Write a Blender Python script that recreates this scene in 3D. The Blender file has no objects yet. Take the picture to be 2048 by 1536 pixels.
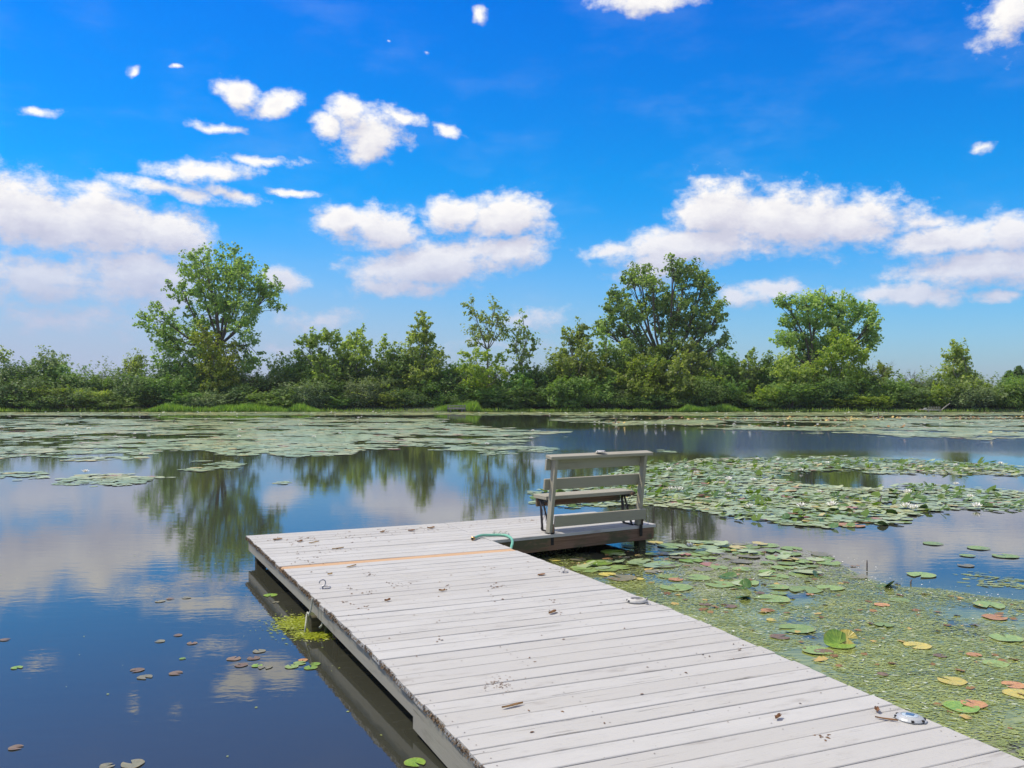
import bpy, math, random
import numpy as np
from mathutils import Vector

R = math.radians
rng = np.random.default_rng(7)
random.seed(7)
sc = bpy.context.scene
COL = sc.collection

# ------------------------------------------------------------------ camera
F, HY, CX = 1800.0, 775.0, 1024.0      # focal length, horizon row, centre column (2048 wide photo)
ZC, ZD = 2.045, 0.295                  # eye height and deck height above the water
cam_d = bpy.data.cameras.new('camera')
cam = bpy.data.objects.new('camera', cam_d); COL.objects.link(cam)
cam.location = (0, 0, ZC); cam.rotation_euler = (R(90), 0, 0)
cam_d.sensor_width = 36; cam_d.lens = 36 * F / 2048; cam_d.shift_y = (HY - 768) / 2048
cam_d.clip_start = .05; cam_d.clip_end = 6000
sc.camera = cam

# ------------------------------------------------------------------ sun, exposure
SUN = Vector((-.50, .06, .86)).normalized()
sun_el = math.asin(SUN.z); sun_az = math.atan2(SUN.x, SUN.y)
sd = bpy.data.lights.new('sun', 'SUN'); sd.energy = 4.1; sd.angle = R(.53); sd.color = (1, .91, .76)
so = bpy.data.objects.new('sun', sd); COL.objects.link(so)
so.rotation_euler = SUN.to_track_quat('Z', 'Y').to_euler()
vs = sc.view_settings
vs.view_transform = 'Standard'; vs.look = 'None'; vs.exposure = 0; vs.gamma = 1; vs.use_curve_mapping = False

# ------------------------------------------------------------------ node helpers
class N:
    def __init__(s, tree): s.t = tree; tree.nodes.clear()
    def n(s, typ, **kw):
        nd = s.t.nodes.new(typ)
        for k, v in kw.items():
            if k == 'i':
                for kk, vv in v.items(): s.put(nd.inputs[kk], vv)
            else: setattr(nd, k, v)
        return nd
    def put(s, sock, v):
        if isinstance(v, bpy.types.NodeSocket): s.t.links.new(v, sock)
        elif v is not None:
            if isinstance(v, (tuple, list)) and len(v) == 3 and sock.type == 'RGBA': v = (*v, 1)
            sock.default_value = v
    def m(s, op, a, b=None, c=None, clamp=False):
        nd = s.t.nodes.new('ShaderNodeMath'); nd.operation = op; nd.use_clamp = clamp
        for i, v in enumerate((a, b, c)):
            if v is not None: s.put(nd.inputs[i], v)
        return nd.outputs[0]
    def vm(s, op, a, b=None, out=0):
        nd = s.t.nodes.new('ShaderNodeVectorMath'); nd.operation = op
        s.put(nd.inputs[0], a)
        if b is not None:
            if op == 'SCALE': s.put(nd.inputs['Scale'], b)
            else: s.put(nd.inputs[1], b)
        return nd.outputs[out]
    def mr(s, v, a, b, c=0, d=1, smooth=True):
        nd = s.t.nodes.new('ShaderNodeMapRange'); nd.interpolation_type = 'SMOOTHSTEP' if smooth else 'LINEAR'
        for i, q in enumerate((v, a, b, c, d)): s.put(nd.inputs[i], q)
        return nd.outputs[0]
    def mix(s, f, a, b, blend='MIX'):
        nd = s.t.nodes.new('ShaderNodeMix'); nd.data_type = 'RGBA'; nd.blend_type = blend
        s.put(nd.inputs[0], f); s.put(nd.inputs[6], a); s.put(nd.inputs[7], b)
        return nd.outputs[2]
    def noise(s, vec, scale, detail=3, rough=.5, dist=0, out=0, dims='3D'):
        nd = s.t.nodes.new('ShaderNodeTexNoise'); nd.noise_dimensions = dims
        s.put(nd.inputs['Vector'], vec); s.put(nd.inputs['Scale'], scale); s.put(nd.inputs['Detail'], detail)
        s.put(nd.inputs['Roughness'], rough); s.put(nd.inputs['Distortion'], dist)
        return nd.outputs[out]
    def mapping(s, vec, loc=(0, 0, 0), rot=(0, 0, 0), scale=(1, 1, 1), typ='POINT'):
        nd = s.t.nodes.new('ShaderNodeMapping'); nd.vector_type = typ
        s.put(nd.inputs[0], vec); nd.inputs[1].default_value = loc; nd.inputs[2].default_value = rot; nd.inputs[3].default_value = scale
        return nd.outputs[0]
    def ramp(s, f, stops):
        nd = s.t.nodes.new('ShaderNodeValToRGB'); s.put(nd.inputs[0], f)
        el = nd.color_ramp.elements
        while len(el) < len(stops): el.new(.5)
        for e, (p, c) in zip(el, stops): e.position = p; e.color = (*c, 1)
        return nd.outputs[0]

# ------------------------------------------------------------------ world: sky with clouds
# clouds: column, row, half width, half height in the photo, tilt, strength; stored as directions on the sky
CLOUDS = [
 (480,190,62,34,.35,1), (555,212,60,26,-.25,1), (692,222,48,30,.2,1), (740,275,75,48,-.35,1.05), (655,262,40,34,0,.9), (800,232,70,20,.15,.8), (885,255,36,18,.3,.9),
 (1300,-8,120,36,0,1), (2015,35,85,62,-.6,1), (972,30,24,24,0,.8), (268,146,16,14,0,.75), (340,138,24,8,0,.6), (92,224,48,13,-.1,.75), (1970,298,36,20,0,.85), (786,86,14,6,0,.55), (848,102,26,8,.1,.5),
 (430,256,78,13,.05,.8), (520,316,120,15,.06,.75), (400,340,160,26,-.12,.85), (330,376,190,26,.12,.78), (460,385,110,20,.12,.8), (590,380,75,12,.12,.75),
 (55,425,170,72,.25,1.1), (200,445,170,75,.2,1.1), (330,470,110,60,0,1.05), (70,560,240,80,0,.8), (280,560,190,90,0,.95), (150,640,300,60,0,.6), (565,560,55,28,.15,1),
 (680,447,62,34,.2,1.05), (770,455,88,46,-.1,1.05), (905,428,65,38,-.15,1.05), (1010,432,95,46,.05,1.1), (870,525,170,50,-.12,1.1), (1010,500,105,42,-.1,1.05), (800,575,160,30,.05,.85), (640,640,170,42,-.1,.6),
 (1440,430,90,68,0,1.15), (1560,440,180,58,.08,1.15), (1680,445,150,48,-.05,1.1), (1380,490,170,45,-.15,1.1), (1310,530,110,50,0,.9), (1220,498,95,20,0,.7), (1560,575,120,32,.08,.85), (1480,590,80,34,0,.8),
 (1860,445,110,32,-.12,.7), (1900,480,130,40,-.1,1.05), (2010,465,90,45,0,1), (1960,535,190,42,0,1.1), (1800,585,160,30,.02,.9), (2010,590,90,22,.05,.75), (1060,640,130,50,-.1,.6), (560,700,300,40,0,.35), (1000,690,340,40,0,.35),
]
def sky_uv(px, py):
    x, z = (px - CX) / F, (HY - py) / F
    return math.atan2(x, 1), math.asin(z / math.sqrt(1 + x * x + z * z))
world = bpy.data.worlds.new('World'); sc.world = world; world.use_nodes = True
g = bpy.data.node_groups.new('cloud_field', 'ShaderNodeTree')
g.interface.new_socket('P', in_out='INPUT', socket_type='NodeSocketVector')
g.interface.new_socket('D', in_out='OUTPUT', socket_type='NodeSocketFloat')
w = N(g)
gi = w.n('NodeGroupInput').outputs[0]
nz = w.noise(gi, 17, 3, .6, out=1)
P = w.vm('ADD', gi, w.vm('MULTIPLY', w.vm('SUBTRACT', nz, (.5, .5, .5)), (.05, .026, 0)))
field = None
QT = (-.5, -.25, -.12, 0, .12, .3)
PR = {q: (P if q == 0 else w.mapping(P, rot=(0, 0, q))) for q in QT}
for (cx, cy, rx, ry, tilt, st) in CLOUDS:
    u, v = sky_uv(cx, cy)
    cu = math.cos(u)
    q = min(QT, key=lambda k_: abs(k_ - tilt)); ca, sa = math.cos(q), math.sin(q)
    ur, vr = u * ca - v * sa, u * sa + v * ca
    kx, ky = F / (rx * cu * cu * 1.12), F / (ry * cu * 1.15)
    Pi = PR[q] if field is None else w.vm('ADD', PR[q], w.vm('MULTIPLY', field, (1e-7, 0, 0)))   # keeps the evaluation in one running chain
    mp = w.vm('MULTIPLY', w.vm('SUBTRACT', Pi, (ur, vr, 0)), (kx, ky, 0))
    ln = w.vm('LENGTH', mp, out=1)
    f = w.m('SUBTRACT', st, ln)
    field = f if field is None else w.m('MAXIMUM', field, f)
fb = w.noise(w.vm('MULTIPLY', gi, (1, 1.5, 1)), 34, 6, .66)
fb2 = w.noise(w.vm('MULTIPLY', gi, (1, 2.2, 1)), 9, 4, .6)
# sky outside the frame: unseen cumulus, cover added to neutralise the blue ambient light
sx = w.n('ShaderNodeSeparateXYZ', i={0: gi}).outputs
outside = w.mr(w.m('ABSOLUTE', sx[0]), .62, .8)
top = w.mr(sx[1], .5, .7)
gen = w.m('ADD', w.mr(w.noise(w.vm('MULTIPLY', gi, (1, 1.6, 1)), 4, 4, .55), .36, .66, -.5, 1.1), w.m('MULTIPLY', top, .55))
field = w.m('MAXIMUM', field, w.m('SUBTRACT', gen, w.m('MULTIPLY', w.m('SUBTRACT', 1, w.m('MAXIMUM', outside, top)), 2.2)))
d = w.m('ADD', field, w.m('MULTIPLY', w.m('SUBTRACT', fb, .5), 1.5))
d = w.m('ADD', d, w.m('MULTIPLY', w.m('SUBTRACT', fb2, .5), .5))
w.n('NodeGroupOutput', i={0: d})

w = N(world.node_tree)
dirv = w.n('ShaderNodeTexCoord').outputs['Generated']
s3 = w.n('ShaderNodeSeparateXYZ', i={0: dirv}).outputs
az = w.m('ARCTAN2', s3[0], s3[1]); el = w.m('ARCSINE', s3[2])
elp = w.m('MAXIMUM', el, 0.0)
uv = w.n('ShaderNodeCombineXYZ', i={0: az, 1: elp, 2: 0.0}).outputs[0]
sky = w.n('ShaderNodeTexSky', sky_type='NISHITA', sun_disc=False, sun_elevation=sun_el, sun_rotation=sun_az,
          altitude=200, air_density=1.0, dust_density=.6, ozone_density=4.0).outputs[0]
sky = w.n('ShaderNodeHueSaturation', i={'Hue': .497, 'Saturation': 1.35, 'Value': 1.0, 'Color': sky}).outputs[0]
tint = w.ramp(w.mr(elp, 0, .5, 0, 1, False), [(0, (.8, 1.05, 1.4)), (.22, (.4, 1.2, 1.65)), (.45, (.08, 1.27, 1.75)), (.8, (.0, 1.14, 1.95)), (1, (.05, 1.1, 2.0))])
sky = w.mix(1.0, sky, tint, 'MULTIPLY')
def fld(v):
    nd = w.n('ShaderNodeGroup', node_tree=g); w.put(nd.inputs[0], v); return nd.outputs[0]
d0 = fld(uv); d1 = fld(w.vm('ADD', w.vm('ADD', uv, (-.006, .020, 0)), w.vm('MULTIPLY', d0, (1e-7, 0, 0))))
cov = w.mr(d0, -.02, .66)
lit = w.m('ADD', .56, w.m('MULTIPLY', w.m('SUBTRACT', d0, d1), .7), clamp=True)
lit = w.m('SUBTRACT', lit, w.m('MULTIPLY', w.mr(d0, .55, 1.3), .22), clamp=True)
cloudcol = w.ramp(lit, [(0, (6.0, 6.1, 7.2)), (.35, (7.1, 7.0, 7.9)), (.7, (8.8, 8.7, 9.0)), (1, (10.4, 10.2, 9.9))])
low = w.mr(elp, 0, .22, .78, 1)
cloudcol = w.mix(1.0, cloudcol, w.ramp(w.mr(elp, 0, .25), [(0, (.84, .84, .95)), (1, (1, 1, 1))]), 'MULTIPLY')
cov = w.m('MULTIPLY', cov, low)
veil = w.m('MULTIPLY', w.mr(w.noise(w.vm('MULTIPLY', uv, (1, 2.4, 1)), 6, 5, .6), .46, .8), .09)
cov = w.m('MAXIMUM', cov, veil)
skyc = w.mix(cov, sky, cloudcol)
hz = w.m('MULTIPLY', w.mr(elp, 0, .20, 1, 0), w.mr(az, -.6, .5, .95, .3))
skyc = w.mix(hz, skyc, (4.5, 5.2, 7.2))
w.n('ShaderNodeOutputWorld', i={0: w.n('ShaderNodeBackground', i={0: skyc, 1: .1}).outputs[0]})
world.cycles.sampling_method = 'MANUAL'; world.cycles.sample_map_resolution = 512

# ------------------------------------------------------------------ object helpers
def tag(o, label=None, cat=None, group=None, kind=None):
    for k, v in (('label', label), ('category', cat), ('group', group), ('kind', kind)):
        if v: o[k] = v
    return o
def link(name, me, parent=None, loc=None, rot=None, scale=None):
    o = bpy.data.objects.new(name, me); COL.objects.link(o)
    if parent: o.parent = parent
    if loc is not None: o.location = loc
    if rot is not None: o.rotation_euler = rot
    if scale is not None: o.scale = (scale,) * 3 if isinstance(scale, (int, float)) else scale
    return o
def empty(name, loc=(0, 0, 0), rz=0, **kw):
    o = link(name, None, loc=loc, rot=(0, 0, rz)); o.empty_display_size = .2
    return tag(o, **kw)
def mesh_np(name, V, Fc, mat=None, smooth=False):
    """V (n,3), Fc (m,k) uniform polygons"""
    V = np.asarray(V, np.float32); Fc = np.asarray(Fc, np.int32)
    me = bpy.data.meshes.new(name); m, k = Fc.shape
    me.vertices.add(len(V)); me.vertices.foreach_set('co', V.ravel())
    me.loops.add(m * k); me.loops.foreach_set('vertex_index', Fc.ravel())
    me.polygons.add(m); me.polygons.foreach_set('loop_start', np.arange(0, m * k, k, dtype=np.int32))
    if mat: me.materials.append(mat)
    me.update(calc_edges=True)
    if smooth: me.polygons.foreach_set('use_smooth', np.ones(m, bool))
    return me
class MB:
    def __init__(s): s.v = []; s.f = []
    def add(s, vs, fs):
        b = len(s.v); s.v += [tuple(p) for p in vs]; s.f += [tuple(b + i for i in f) for f in fs]; return s
    def box(s, c, d, M=None, ch=0.0):
        """box centre c, size d, bevelled edges ch"""
        x, y, z = (q / 2 for q in d)
        if ch <= 0:
            vs = [(i * x, j * y, k * z) for i in (-1, 1) for j in (-1, 1) for k in (-1, 1)]
            fs = [(0, 1, 3, 2), (4, 6, 7, 5), (0, 4, 5, 1), (2, 3, 7, 6), (0, 2, 6, 4), (1, 5, 7, 3)]
        else:
            vs = []
            for i in (-1, 1):
                for j in (-1, 1):
                    for k in (-1, 1):
                        vs += [(i * (x - ch), j * (y - ch), k * z), (i * (x - ch), j * y, k * (z - ch)), (i * x, j * (y - ch), k * (z - ch))]
            def q(i, j, k, t): return ((i > 0) * 4 + (j > 0) * 2 + (k > 0)) * 3 + t
            fs = []
            for k in (-1, 1): fs.append([q(-1, -1, k, 0), q(1, -1, k, 0), q(1, 1, k, 0), q(-1, 1, k, 0)][::k])
            for j in (-1, 1): fs.append([q(-1, j, -1, 1), q(-1, j, 1, 1), q(1, j, 1, 1), q(1, j, -1, 1)][::j])
            for i in (-1, 1): fs.append([q(i, -1, -1, 2), q(i, 1, -1, 2), q(i, 1, 1, 2), q(i, -1, 1, 2)][::i])
            for j in (-1, 1):
                for k in (-1, 1): fs.append([q(-1, j, k, 0), q(-1, j, k, 1), q(1, j, k, 1), q(1, j, k, 0)][::-j * k])
            for i in (-1, 1):
                for k in (-1, 1): fs.append([q(i, -1, k, 0), q(i, -1, k, 2), q(i, 1, k, 2), q(i, 1, k, 0)][::i * k])
            for i in (-1, 1):
                for j in (-1, 1): fs.append([q(i, j, -1, 1), q(i, j, -1, 2), q(i, j, 1, 2), q(i, j, 1, 1)][::-i * j])
            for i in (-1, 1):
                for j in (-1, 1):
                    for k in (-1, 1): fs.append([q(i, j, k, 0), q(i, j, k, 1), q(i, j, k, 2)][::-i * j * k])
        vs = [Vector(p) for p in vs]
        if M is not None: vs = [M @ p for p in vs]
        c = Vector(c)
        return s.add([p + c for p in vs], fs)
    def tube(s, pts, rad, sides=6, cap=True):
        pts = [Vector(p) for p in pts]; n = len(pts)
        if isinstance(rad, (int, float)): rad = [rad] * n
        up = None; b = len(s.v)
        for i, p in enumerate(pts):
            t = (pts[min(i + 1, n - 1)] - pts[max(i - 1, 0)]).normalized()
            if up is None: up = t.orthogonal().normalized()
            up = (up - t * up.dot(t)); up = up.normalized() if up.length > 1e-5 else t.orthogonal().normalized()
            sd_ = t.cross(up)
            for k in range(sides):
                a = 2 * math.pi * k / sides
                s.v.append(tuple(p + (up * math.cos(a) + sd_ * math.sin(a)) * rad[i]))
        for i in range(n - 1):
            for k in range(sides):
                k2 = (k + 1) % sides
                s.f.append((b + i * sides + k, b + i * sides + k2, b + (i + 1) * sides + k2, b + (i + 1) * sides + k))
        if cap:
            s.f.append(tuple(b + k for k in range(sides))[::-1]); s.f.append(tuple(b + (n - 1) * sides + k for k in range(sides)))
        return s
    def rings(s, prof, n, c=(0, 0, 0), ex=1.0):
        """lathe: prof list of (r, z), stretched ex along x"""
        b = len(s.v)
        for r, z in prof:
            for k in range(n):
                a = 2 * math.pi * k / n; s.v.append((c[0] + r * ex * math.cos(a), c[1] + r * math.sin(a), c[2] + z))
        for i in range(len(prof) - 1):
            for k in range(n):
                k2 = (k + 1) % n
                s.f.append((b + i * n + k, b + i * n + k2, b + (i + 1) * n + k2, b + (i + 1) * n + k))
        s.f.append(tuple(b + k for k in range(n))[::-1]); s.f.append(tuple(b + (len(prof) - 1) * n + k for k in range(n)))
        return s
    def mesh(s, name, mat, smooth=False):
        me = bpy.data.meshes.new(name); me.from_pydata(s.v, [], s.f)
        if mat: me.materials.append(mat)
        if smooth:
            for p in me.polygons: p.use_smooth = True
        me.update(); return me
    def obj(s, name, mat, parent=None, smooth=False, **kw): return link(name, s.mesh(name, mat, smooth), parent, **kw)

def W(px, py, z=0.0):
    """point on the level z seen at a photo pixel"""
    Y = F * (ZC - z) / (py - HY)
    return Vector(((px - CX) / F * Y, Y, z))
def pxof(X, Y, Z=0.0): return CX + F * X / Y, HY + F * (ZC - Z) / Y

# ------------------------------------------------------------------ materials
def mat(name):
    m = bpy.data.materials.new(name); m.use_nodes = True
    return m, N(m.node_tree)
def finish(w, bsdf, disp=None):
    o = w.n('ShaderNodeOutputMaterial'); w.put(o.inputs[0], bsdf)
def prin(w, **kw):
    nd = w.n('ShaderNodeBsdfPrincipled')
    names = {'col': 'Base Color', 'rough': 'Roughness', 'metal': 'Metallic', 'spec': 'Specular IOR Level', 'ior': 'IOR', 'nor': 'Normal'}
    for k, v in kw.items(): w.put(nd.inputs[names[k]], v)
    return nd.outputs[0]
def bump(w, h, dist, strength=1.0):
    return w.n('ShaderNodeBump', i={'Height': h, 'Distance': dist, 'Strength': strength}).outputs[0]

def painted_wood(name, base, worn, dirt=(.16, .13, .10), wear=.5, rough=.7):
    m, w = mat(name)
    tc = w.n('ShaderNodeTexCoord').outputs['Object']
    rnd = w.n('ShaderNodeObjectInfo').outputs['Random']
    off = w.n('ShaderNodeCombineXYZ', i={0: w.m('MULTIPLY', rnd, 37.0), 1: w.m('MULTIPLY', rnd, 91.0), 2: w.m('MULTIPLY', rnd, 13.0)}).outputs[0]
    p = w.vm('ADD', tc, off)
    grain = w.noise(w.mapping(p, scale=(1.3, 55, 55)), 1, 5, .68)
    fine = w.noise(w.mapping(p, scale=(6, 220, 220)), 1, 3, .6)
    blot = w.noise(w.mapping(p, scale=(1.4, 4, 4)), 1, 4, .6)
    spot = w.noise(p, 34, 3, .6)
    c = w.mix(w.mr(blot, .3, .75), base, tuple(b * .88 for b in base))
    c = w.mix(w.mr(rnd, 0, 1, 0, 1, False), c, tuple(b * q for b, q in zip(base, (.87, .86, .845))))
    crack = w.m('MULTIPLY', w.mr(grain, .60, .70), w.mr(blot, .42, .66))
    c = w.mix(w.m('MULTIPLY', crack, wear), c, worn)
    c = w.mix(w.m('MULTIPLY', w.mr(fine, .60, .74), wear * .45), c, worn)
    stain = w.noise(w.mapping(p, scale=(3, 9, 9)), 1, 4, .55)
    c = w.mix(w.m('MULTIPLY', w.mr(stain, .58, .78), .4), c, dirt)
    c = w.mix(w.m('MULTIPLY', w.mr(spot, .70, .76), .55), c, dirt)
    h = w.m('SUBTRACT', w.m('MULTIPLY', fine, .3), w.m('ADD', crack, w.m('MULTIPLY', grain, .4)))
    finish(w, prin(w, col=c, rough=w.mr(blot, .2, .8, rough - .1, rough + .1), spec=.35, nor=bump(w, h, .005, .9)))
    return m
def raw_wood(name, c0, c1, green=None, rough=.85, wet=0.0):
    m, w = mat(name)
    tc = w.n('ShaderNodeTexCoord').outputs['Object']
    rnd = w.n('ShaderNodeObjectInfo').outputs['Random']
    p = w.vm('ADD', tc, w.vm('SCALE', (7, 3, 5), rnd))
    grain = w.noise(w.mapping(p, scale=(1.5, 45, 45)), 1, 5, .65, dist=.3)
    blot = w.noise(w.mapping(p, scale=(2.5, 6, 6)), 1, 4, .6)
    c = w.mix(w.mr(grain, .3, .7), c0, c1)
    if green: c = w.mix(w.mr(blot, .45, .62), c, green)
    finish(w, prin(w, col=c, rough=rough, spec=.3, nor=bump(w, grain, .004, .7)))
    return m
def plain(name, col, rough=.6, metal=0.0, var=.15, scale=30, spec=.5):
    m, w = mat(name)
    n = w.noise(w.n('ShaderNodeTexCoord').outputs['Object'], scale, 4, .6)
    c = w.mix(w.mr(n, .3, .7), tuple(x * (1 - var) for x in col), tuple(min(1, x * (1 + var)) for x in col))
    finish(w, prin(w, col=c, rough=w.mr(n, .3, .7, max(.02, rough - .08), rough + .08), metal=metal, spec=spec))
    return m
def leaf_mat(name, dark, light, yellow=None, yam=.15, island=True, trans=.3, rough=.5):
    m, w = mat(name)
    ri = w.n('ShaderNodeNewGeometry').outputs['Random Per Island'] if island else w.n('ShaderNodeObjectInfo').outputs['Random']
    ro = w.n('ShaderNodeObjectInfo').outputs['Random']
    tc = w.n('ShaderNodeTexCoord').outputs['Object']
    big = w.noise(tc, .55, 3, .6)
    c = w.mix(w.m('ADD', w.m('MULTIPLY', ri, .55), w.mr(big, .3, .7, 0, .45), clamp=True), dark, light)
    if yellow: c = w.mix(w.m('MULTIPLY', w.mr(w.m('FRACT', w.m('MULTIPLY', ri, 7.3)), 1 - yam, 1 - yam + .02), .8), c, yellow)
    c = w.n('ShaderNodeHueSaturation', i={'Hue': w.mr(ro, 0, 1, .488, .512, False), 'Saturation': 1.0, 'Value': w.mr(w.m('FRACT', w.m('MULTIPLY', ro, 5.7)), 0, 1, .8, 1.2, False), 'Color': c}).outputs[0]
    a = prin(w, col=c, rough=rough, spec=.35)
    t = w.n('ShaderNodeBsdfTranslucent', i={0: w.mix(1.0, c, (1.25, 1.35, .6), 'MULTIPLY')}).outputs[0]
    mx = w.n('ShaderNodeMixShader', i={0: trans, 1: a, 2: t})
    finish(w, mx.outputs[0]); return m

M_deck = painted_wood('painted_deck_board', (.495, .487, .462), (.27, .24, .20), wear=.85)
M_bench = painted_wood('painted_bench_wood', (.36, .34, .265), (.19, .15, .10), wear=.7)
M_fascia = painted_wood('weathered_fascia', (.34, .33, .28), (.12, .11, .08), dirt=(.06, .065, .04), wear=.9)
M_newwood = raw_wood('fresh_pine', (.55, .37, .22), (.45, .28, .16))
M_beam = raw_wood('mossy_brown_beam', (.13, .075, .045), (.24, .15, .095), green=(.09, .085, .045))
M_post = raw_wood('wet_post', (.10, .09, .05), (.045, .038, .022), green=(.07, .08, .03))
M_dark = raw_wood('dark_joist', (.035, .03, .02), (.06, .05, .035))
M_moss = plain('moss_fringe', (.17, .115, .065), .95, var=.5, scale=60)
M_black = plain('black_steel', (.022, .02, .022), .5, .6, var=.4)
M_rust = plain('rusty_steel', (.14, .09, .06), .7, .6, var=.4)
M_steel = plain('grey_steel', (.32, .32, .33), .4, .85)
M_wire = plain('wire', (.22, .2, .2), .45, .7)
M_brass = plain('brass', (.55, .33, .12), .35, .9)
M_hose = plain('green_hose', (.16, .42, .29), .4, var=.12, scale=14)
M_hole = plain('dark_rubber', (.02, .015, .012), .7)
M_shell = plain('silver_plastic', (.42, .44, .45), .4, .2, var=.05)
M_oldshell = plain('chalky_plastic', (.46, .45, .42), .65, 0, var=.1)
M_cell = plain('solar_cell', (.10, .17, .26), .15, .1, var=.15, scale=60)
M_lens = plain('clear_lens', (.42, .50, .56), .12, 0, var=.08)
M_rope = plain('pale_rope', (.42, .43, .36), .85, var=.25, scale=90)
M_deadleaf = leaf_mat('dead_leaf', (.18, .09, .04), (.40, .24, .12), island=False, trans=.15, rough=.75)
M_litter = leaf_mat('leaf_crumbs', (.05, .028, .016), (.28, .16, .08), island=True, trans=.1, rough=.8)
M_petal = plain('white_petal', (.82, .81, .74), .45, var=.06)
M_stamen = plain('yellow_stamen', (.75, .50, .05), .6, var=.2)
M_bark = raw_wood('bark', (.075, .06, .045), (.15, .125, .10))
M_palebark = raw_wood('pale_bark', (.26, .25, .20), (.13, .12, .09))
M_greywood = raw_wood('silvered_wood', (.20, .19, .16), (.32, .30, .26))
M_cotton = leaf_mat('cottonwood_leaf', (.20, .315, .10), (.37, .49, .17), (.46, .54, .22), .12, trans=.6)
M_syc = leaf_mat('sycamore_leaf', (.215, .305, .075), (.385, .47, .13), (.46, .52, .19), .2, trans=.6)
M_lime = leaf_mat('lime_leaf', (.20, .285, .035), (.37, .455, .07), (.45, .48, .12), .15, trans=.5)
M_bush = leaf_mat('bush_leaf', (.13, .235, .045), (.26, .395, .085), (.30, .38, .11), .08, trans=.45)
M_greybush = leaf_mat('olive_leaf', (.155, .225, .09), (.29, .375, .16), (.36, .42, .23), .12, trans=.42)
M_darkbush = leaf_mat('dark_leaf', (.09, .17, .036), (.195, .30, .07), (.20, .27, .08), .08, trans=.42)
M_twig = plain('dead_twig', (.17, .14, .12), .9)
M_blade = leaf_mat('grass_blade', (.17, .30, .04), (.32, .46, .08), (.42, .48, .14), .1, trans=.4)

def pad_mat(name, island):
    m, w = mat(name)
    geo = w.n('ShaderNodeNewGeometry').outputs
    r = geo['Random Per Island'] if island else w.n('ShaderNodeObjectInfo').outputs['Random']
    pos = geo['Position']
    r2 = w.m('FRACT', w.m('MULTIPLY', r, 17.31)); r3 = w.m('FRACT', w.m('MULTIPLY', r, 5.77))
    c = w.mix(r, (.24, .33, .15), (.38, .45, .22))
    patch = w.noise(pos, .35, 3, .55)
    c = w.mix(w.m('MULTIPLY', w.mr(patch, .45, .62), .7), c, (.46, .46, .21))
    big = w.noise(w.mapping(pos, scale=(.5, 1.6, 1)), .5, 4, .6)
    c = w.mix(w.m('MULTIPLY', w.mr(big, .5, .62), .55), c, (.24, .34, .20))
    c = w.mix(w.mr(r2, .975, .98), c, (.36, .16, .09))
    c = w.mix(w.mr(r3, .955, .96), c, (.50, .42, .14))
    sp = w.noise(pos, 22, 3, .6)
    c = w.mix(w.m('MULTIPLY', w.mr(sp, .62, .72), .4), c, (.10, .09, .04))
    finish(w, prin(w, col=c, rough=w.mr(sp, .3, .7, .26, .42), spec=.5))
    return m
M_padstuff = pad_mat('lily_pad_mass', True)
def pad_one(name, col, col2):
    m, w = mat(name)
    tc = w.n('ShaderNodeTexCoord').outputs['Object']; ro = w.n('ShaderNodeObjectInfo').outputs['Random']
    s = w.n('ShaderNodeSeparateXYZ', i={0: tc}).outputs
    ang = w.m('ARCTAN2', s[1], s[0]); rad = w.vm('LENGTH', tc, out=1)
    vein = w.m('POWER', w.m('ABSOLUTE', w.m('SINE', w.m('MULTIPLY', ang, 7.0))), 14.0)
    n = w.noise(w.vm('ADD', tc, w.vm('SCALE', (9, 5, 3), ro)), 3.5, 4, .6)
    c = w.mix(w.mr(n, .35, .7), col, col2)
    c = w.mix(w.m('MULTIPLY', vein, .18), c, tuple(min(1, q * 1.5) for q in col))
    c = w.mix(w.m('MULTIPLY', w.mr(w.m('ADD', rad, w.m('MULTIPLY', n, .25)), 1.02, 1.15), .5), c, (.30, .22, .08))
    c = w.n('ShaderNodeHueSaturation', i={'Hue': .5, 'Saturation': 1.0, 'Value': w.mr(ro, 0, 1, .85, 1.2, False), 'Color': c}).outputs[0]
    finish(w, prin(w, col=c, rough=.36, spec=.45, nor=bump(w, w.m('ADD', vein, n), .01, .4)))
    return m
M_pad = {'green': pad_one('green_pad', (.185, .28, .08), (.275, .365, .105)),
         'bright': pad_one('fresh_pad', (.14, .26, .035), (.24, .36, .05)),
         'yellow': pad_one('yellow_pad', (.55, .44, .09), (.40, .38, .10)),
         'orange': pad_one('orange_pad', (.52, .28, .10), (.38, .17, .08)),
         'red': pad_one('red_pad', (.22, .13, .075), (.16, .13, .08)),
         'olive': pad_one('olive_pad', (.19, .19, .12), (.25, .22, .14)),
         'dark': pad_one('dark_curled_pad', (.045, .115, .018), (.09, .17, .03))}
def algae_mat(name, cols, isl=.35):
    m, w = mat(name)
    geo = w.n('ShaderNodeNewGeometry').outputs; pos = geo['Position']; r = geo['Random Per Island']
    a = w.noise(w.mapping(pos, rot=(0, 0, .35), scale=(1, 2.2, 1)), 1.3, 5, .65)
    f = w.m('ADD', w.m('MULTIPLY', r, isl), w.mr(a, .3, .7, 0, 1 - isl, False), clamp=True)
    c = w.ramp(f, cols)
    c = w.mix(w.m('GREATER_THAN', w.m('FRACT', w.m('MULTIPLY', r, 9.7)), .955), c, (.60, .64, .46))
    finish(w, prin(w, col=c, rough=.35, spec=.5)); return m
M_algae = algae_mat('surface_algae', [(0, (.15, .19, .05)), (.4, (.25, .30, .07)), (.7, (.34, .39, .10)), (1, (.47, .47, .13))])
M_limealgae = leaf_mat('bright_algae', (.22, .27, .015), (.38, .42, .03), (.6, .62, .3), .05, trans=.15, rough=.4)
M_bits = leaf_mat('brown_bits', (.13, .07, .035), (.42, .24, .10), (.6, .45, .15), .3, trans=.1, rough=.6)

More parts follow.
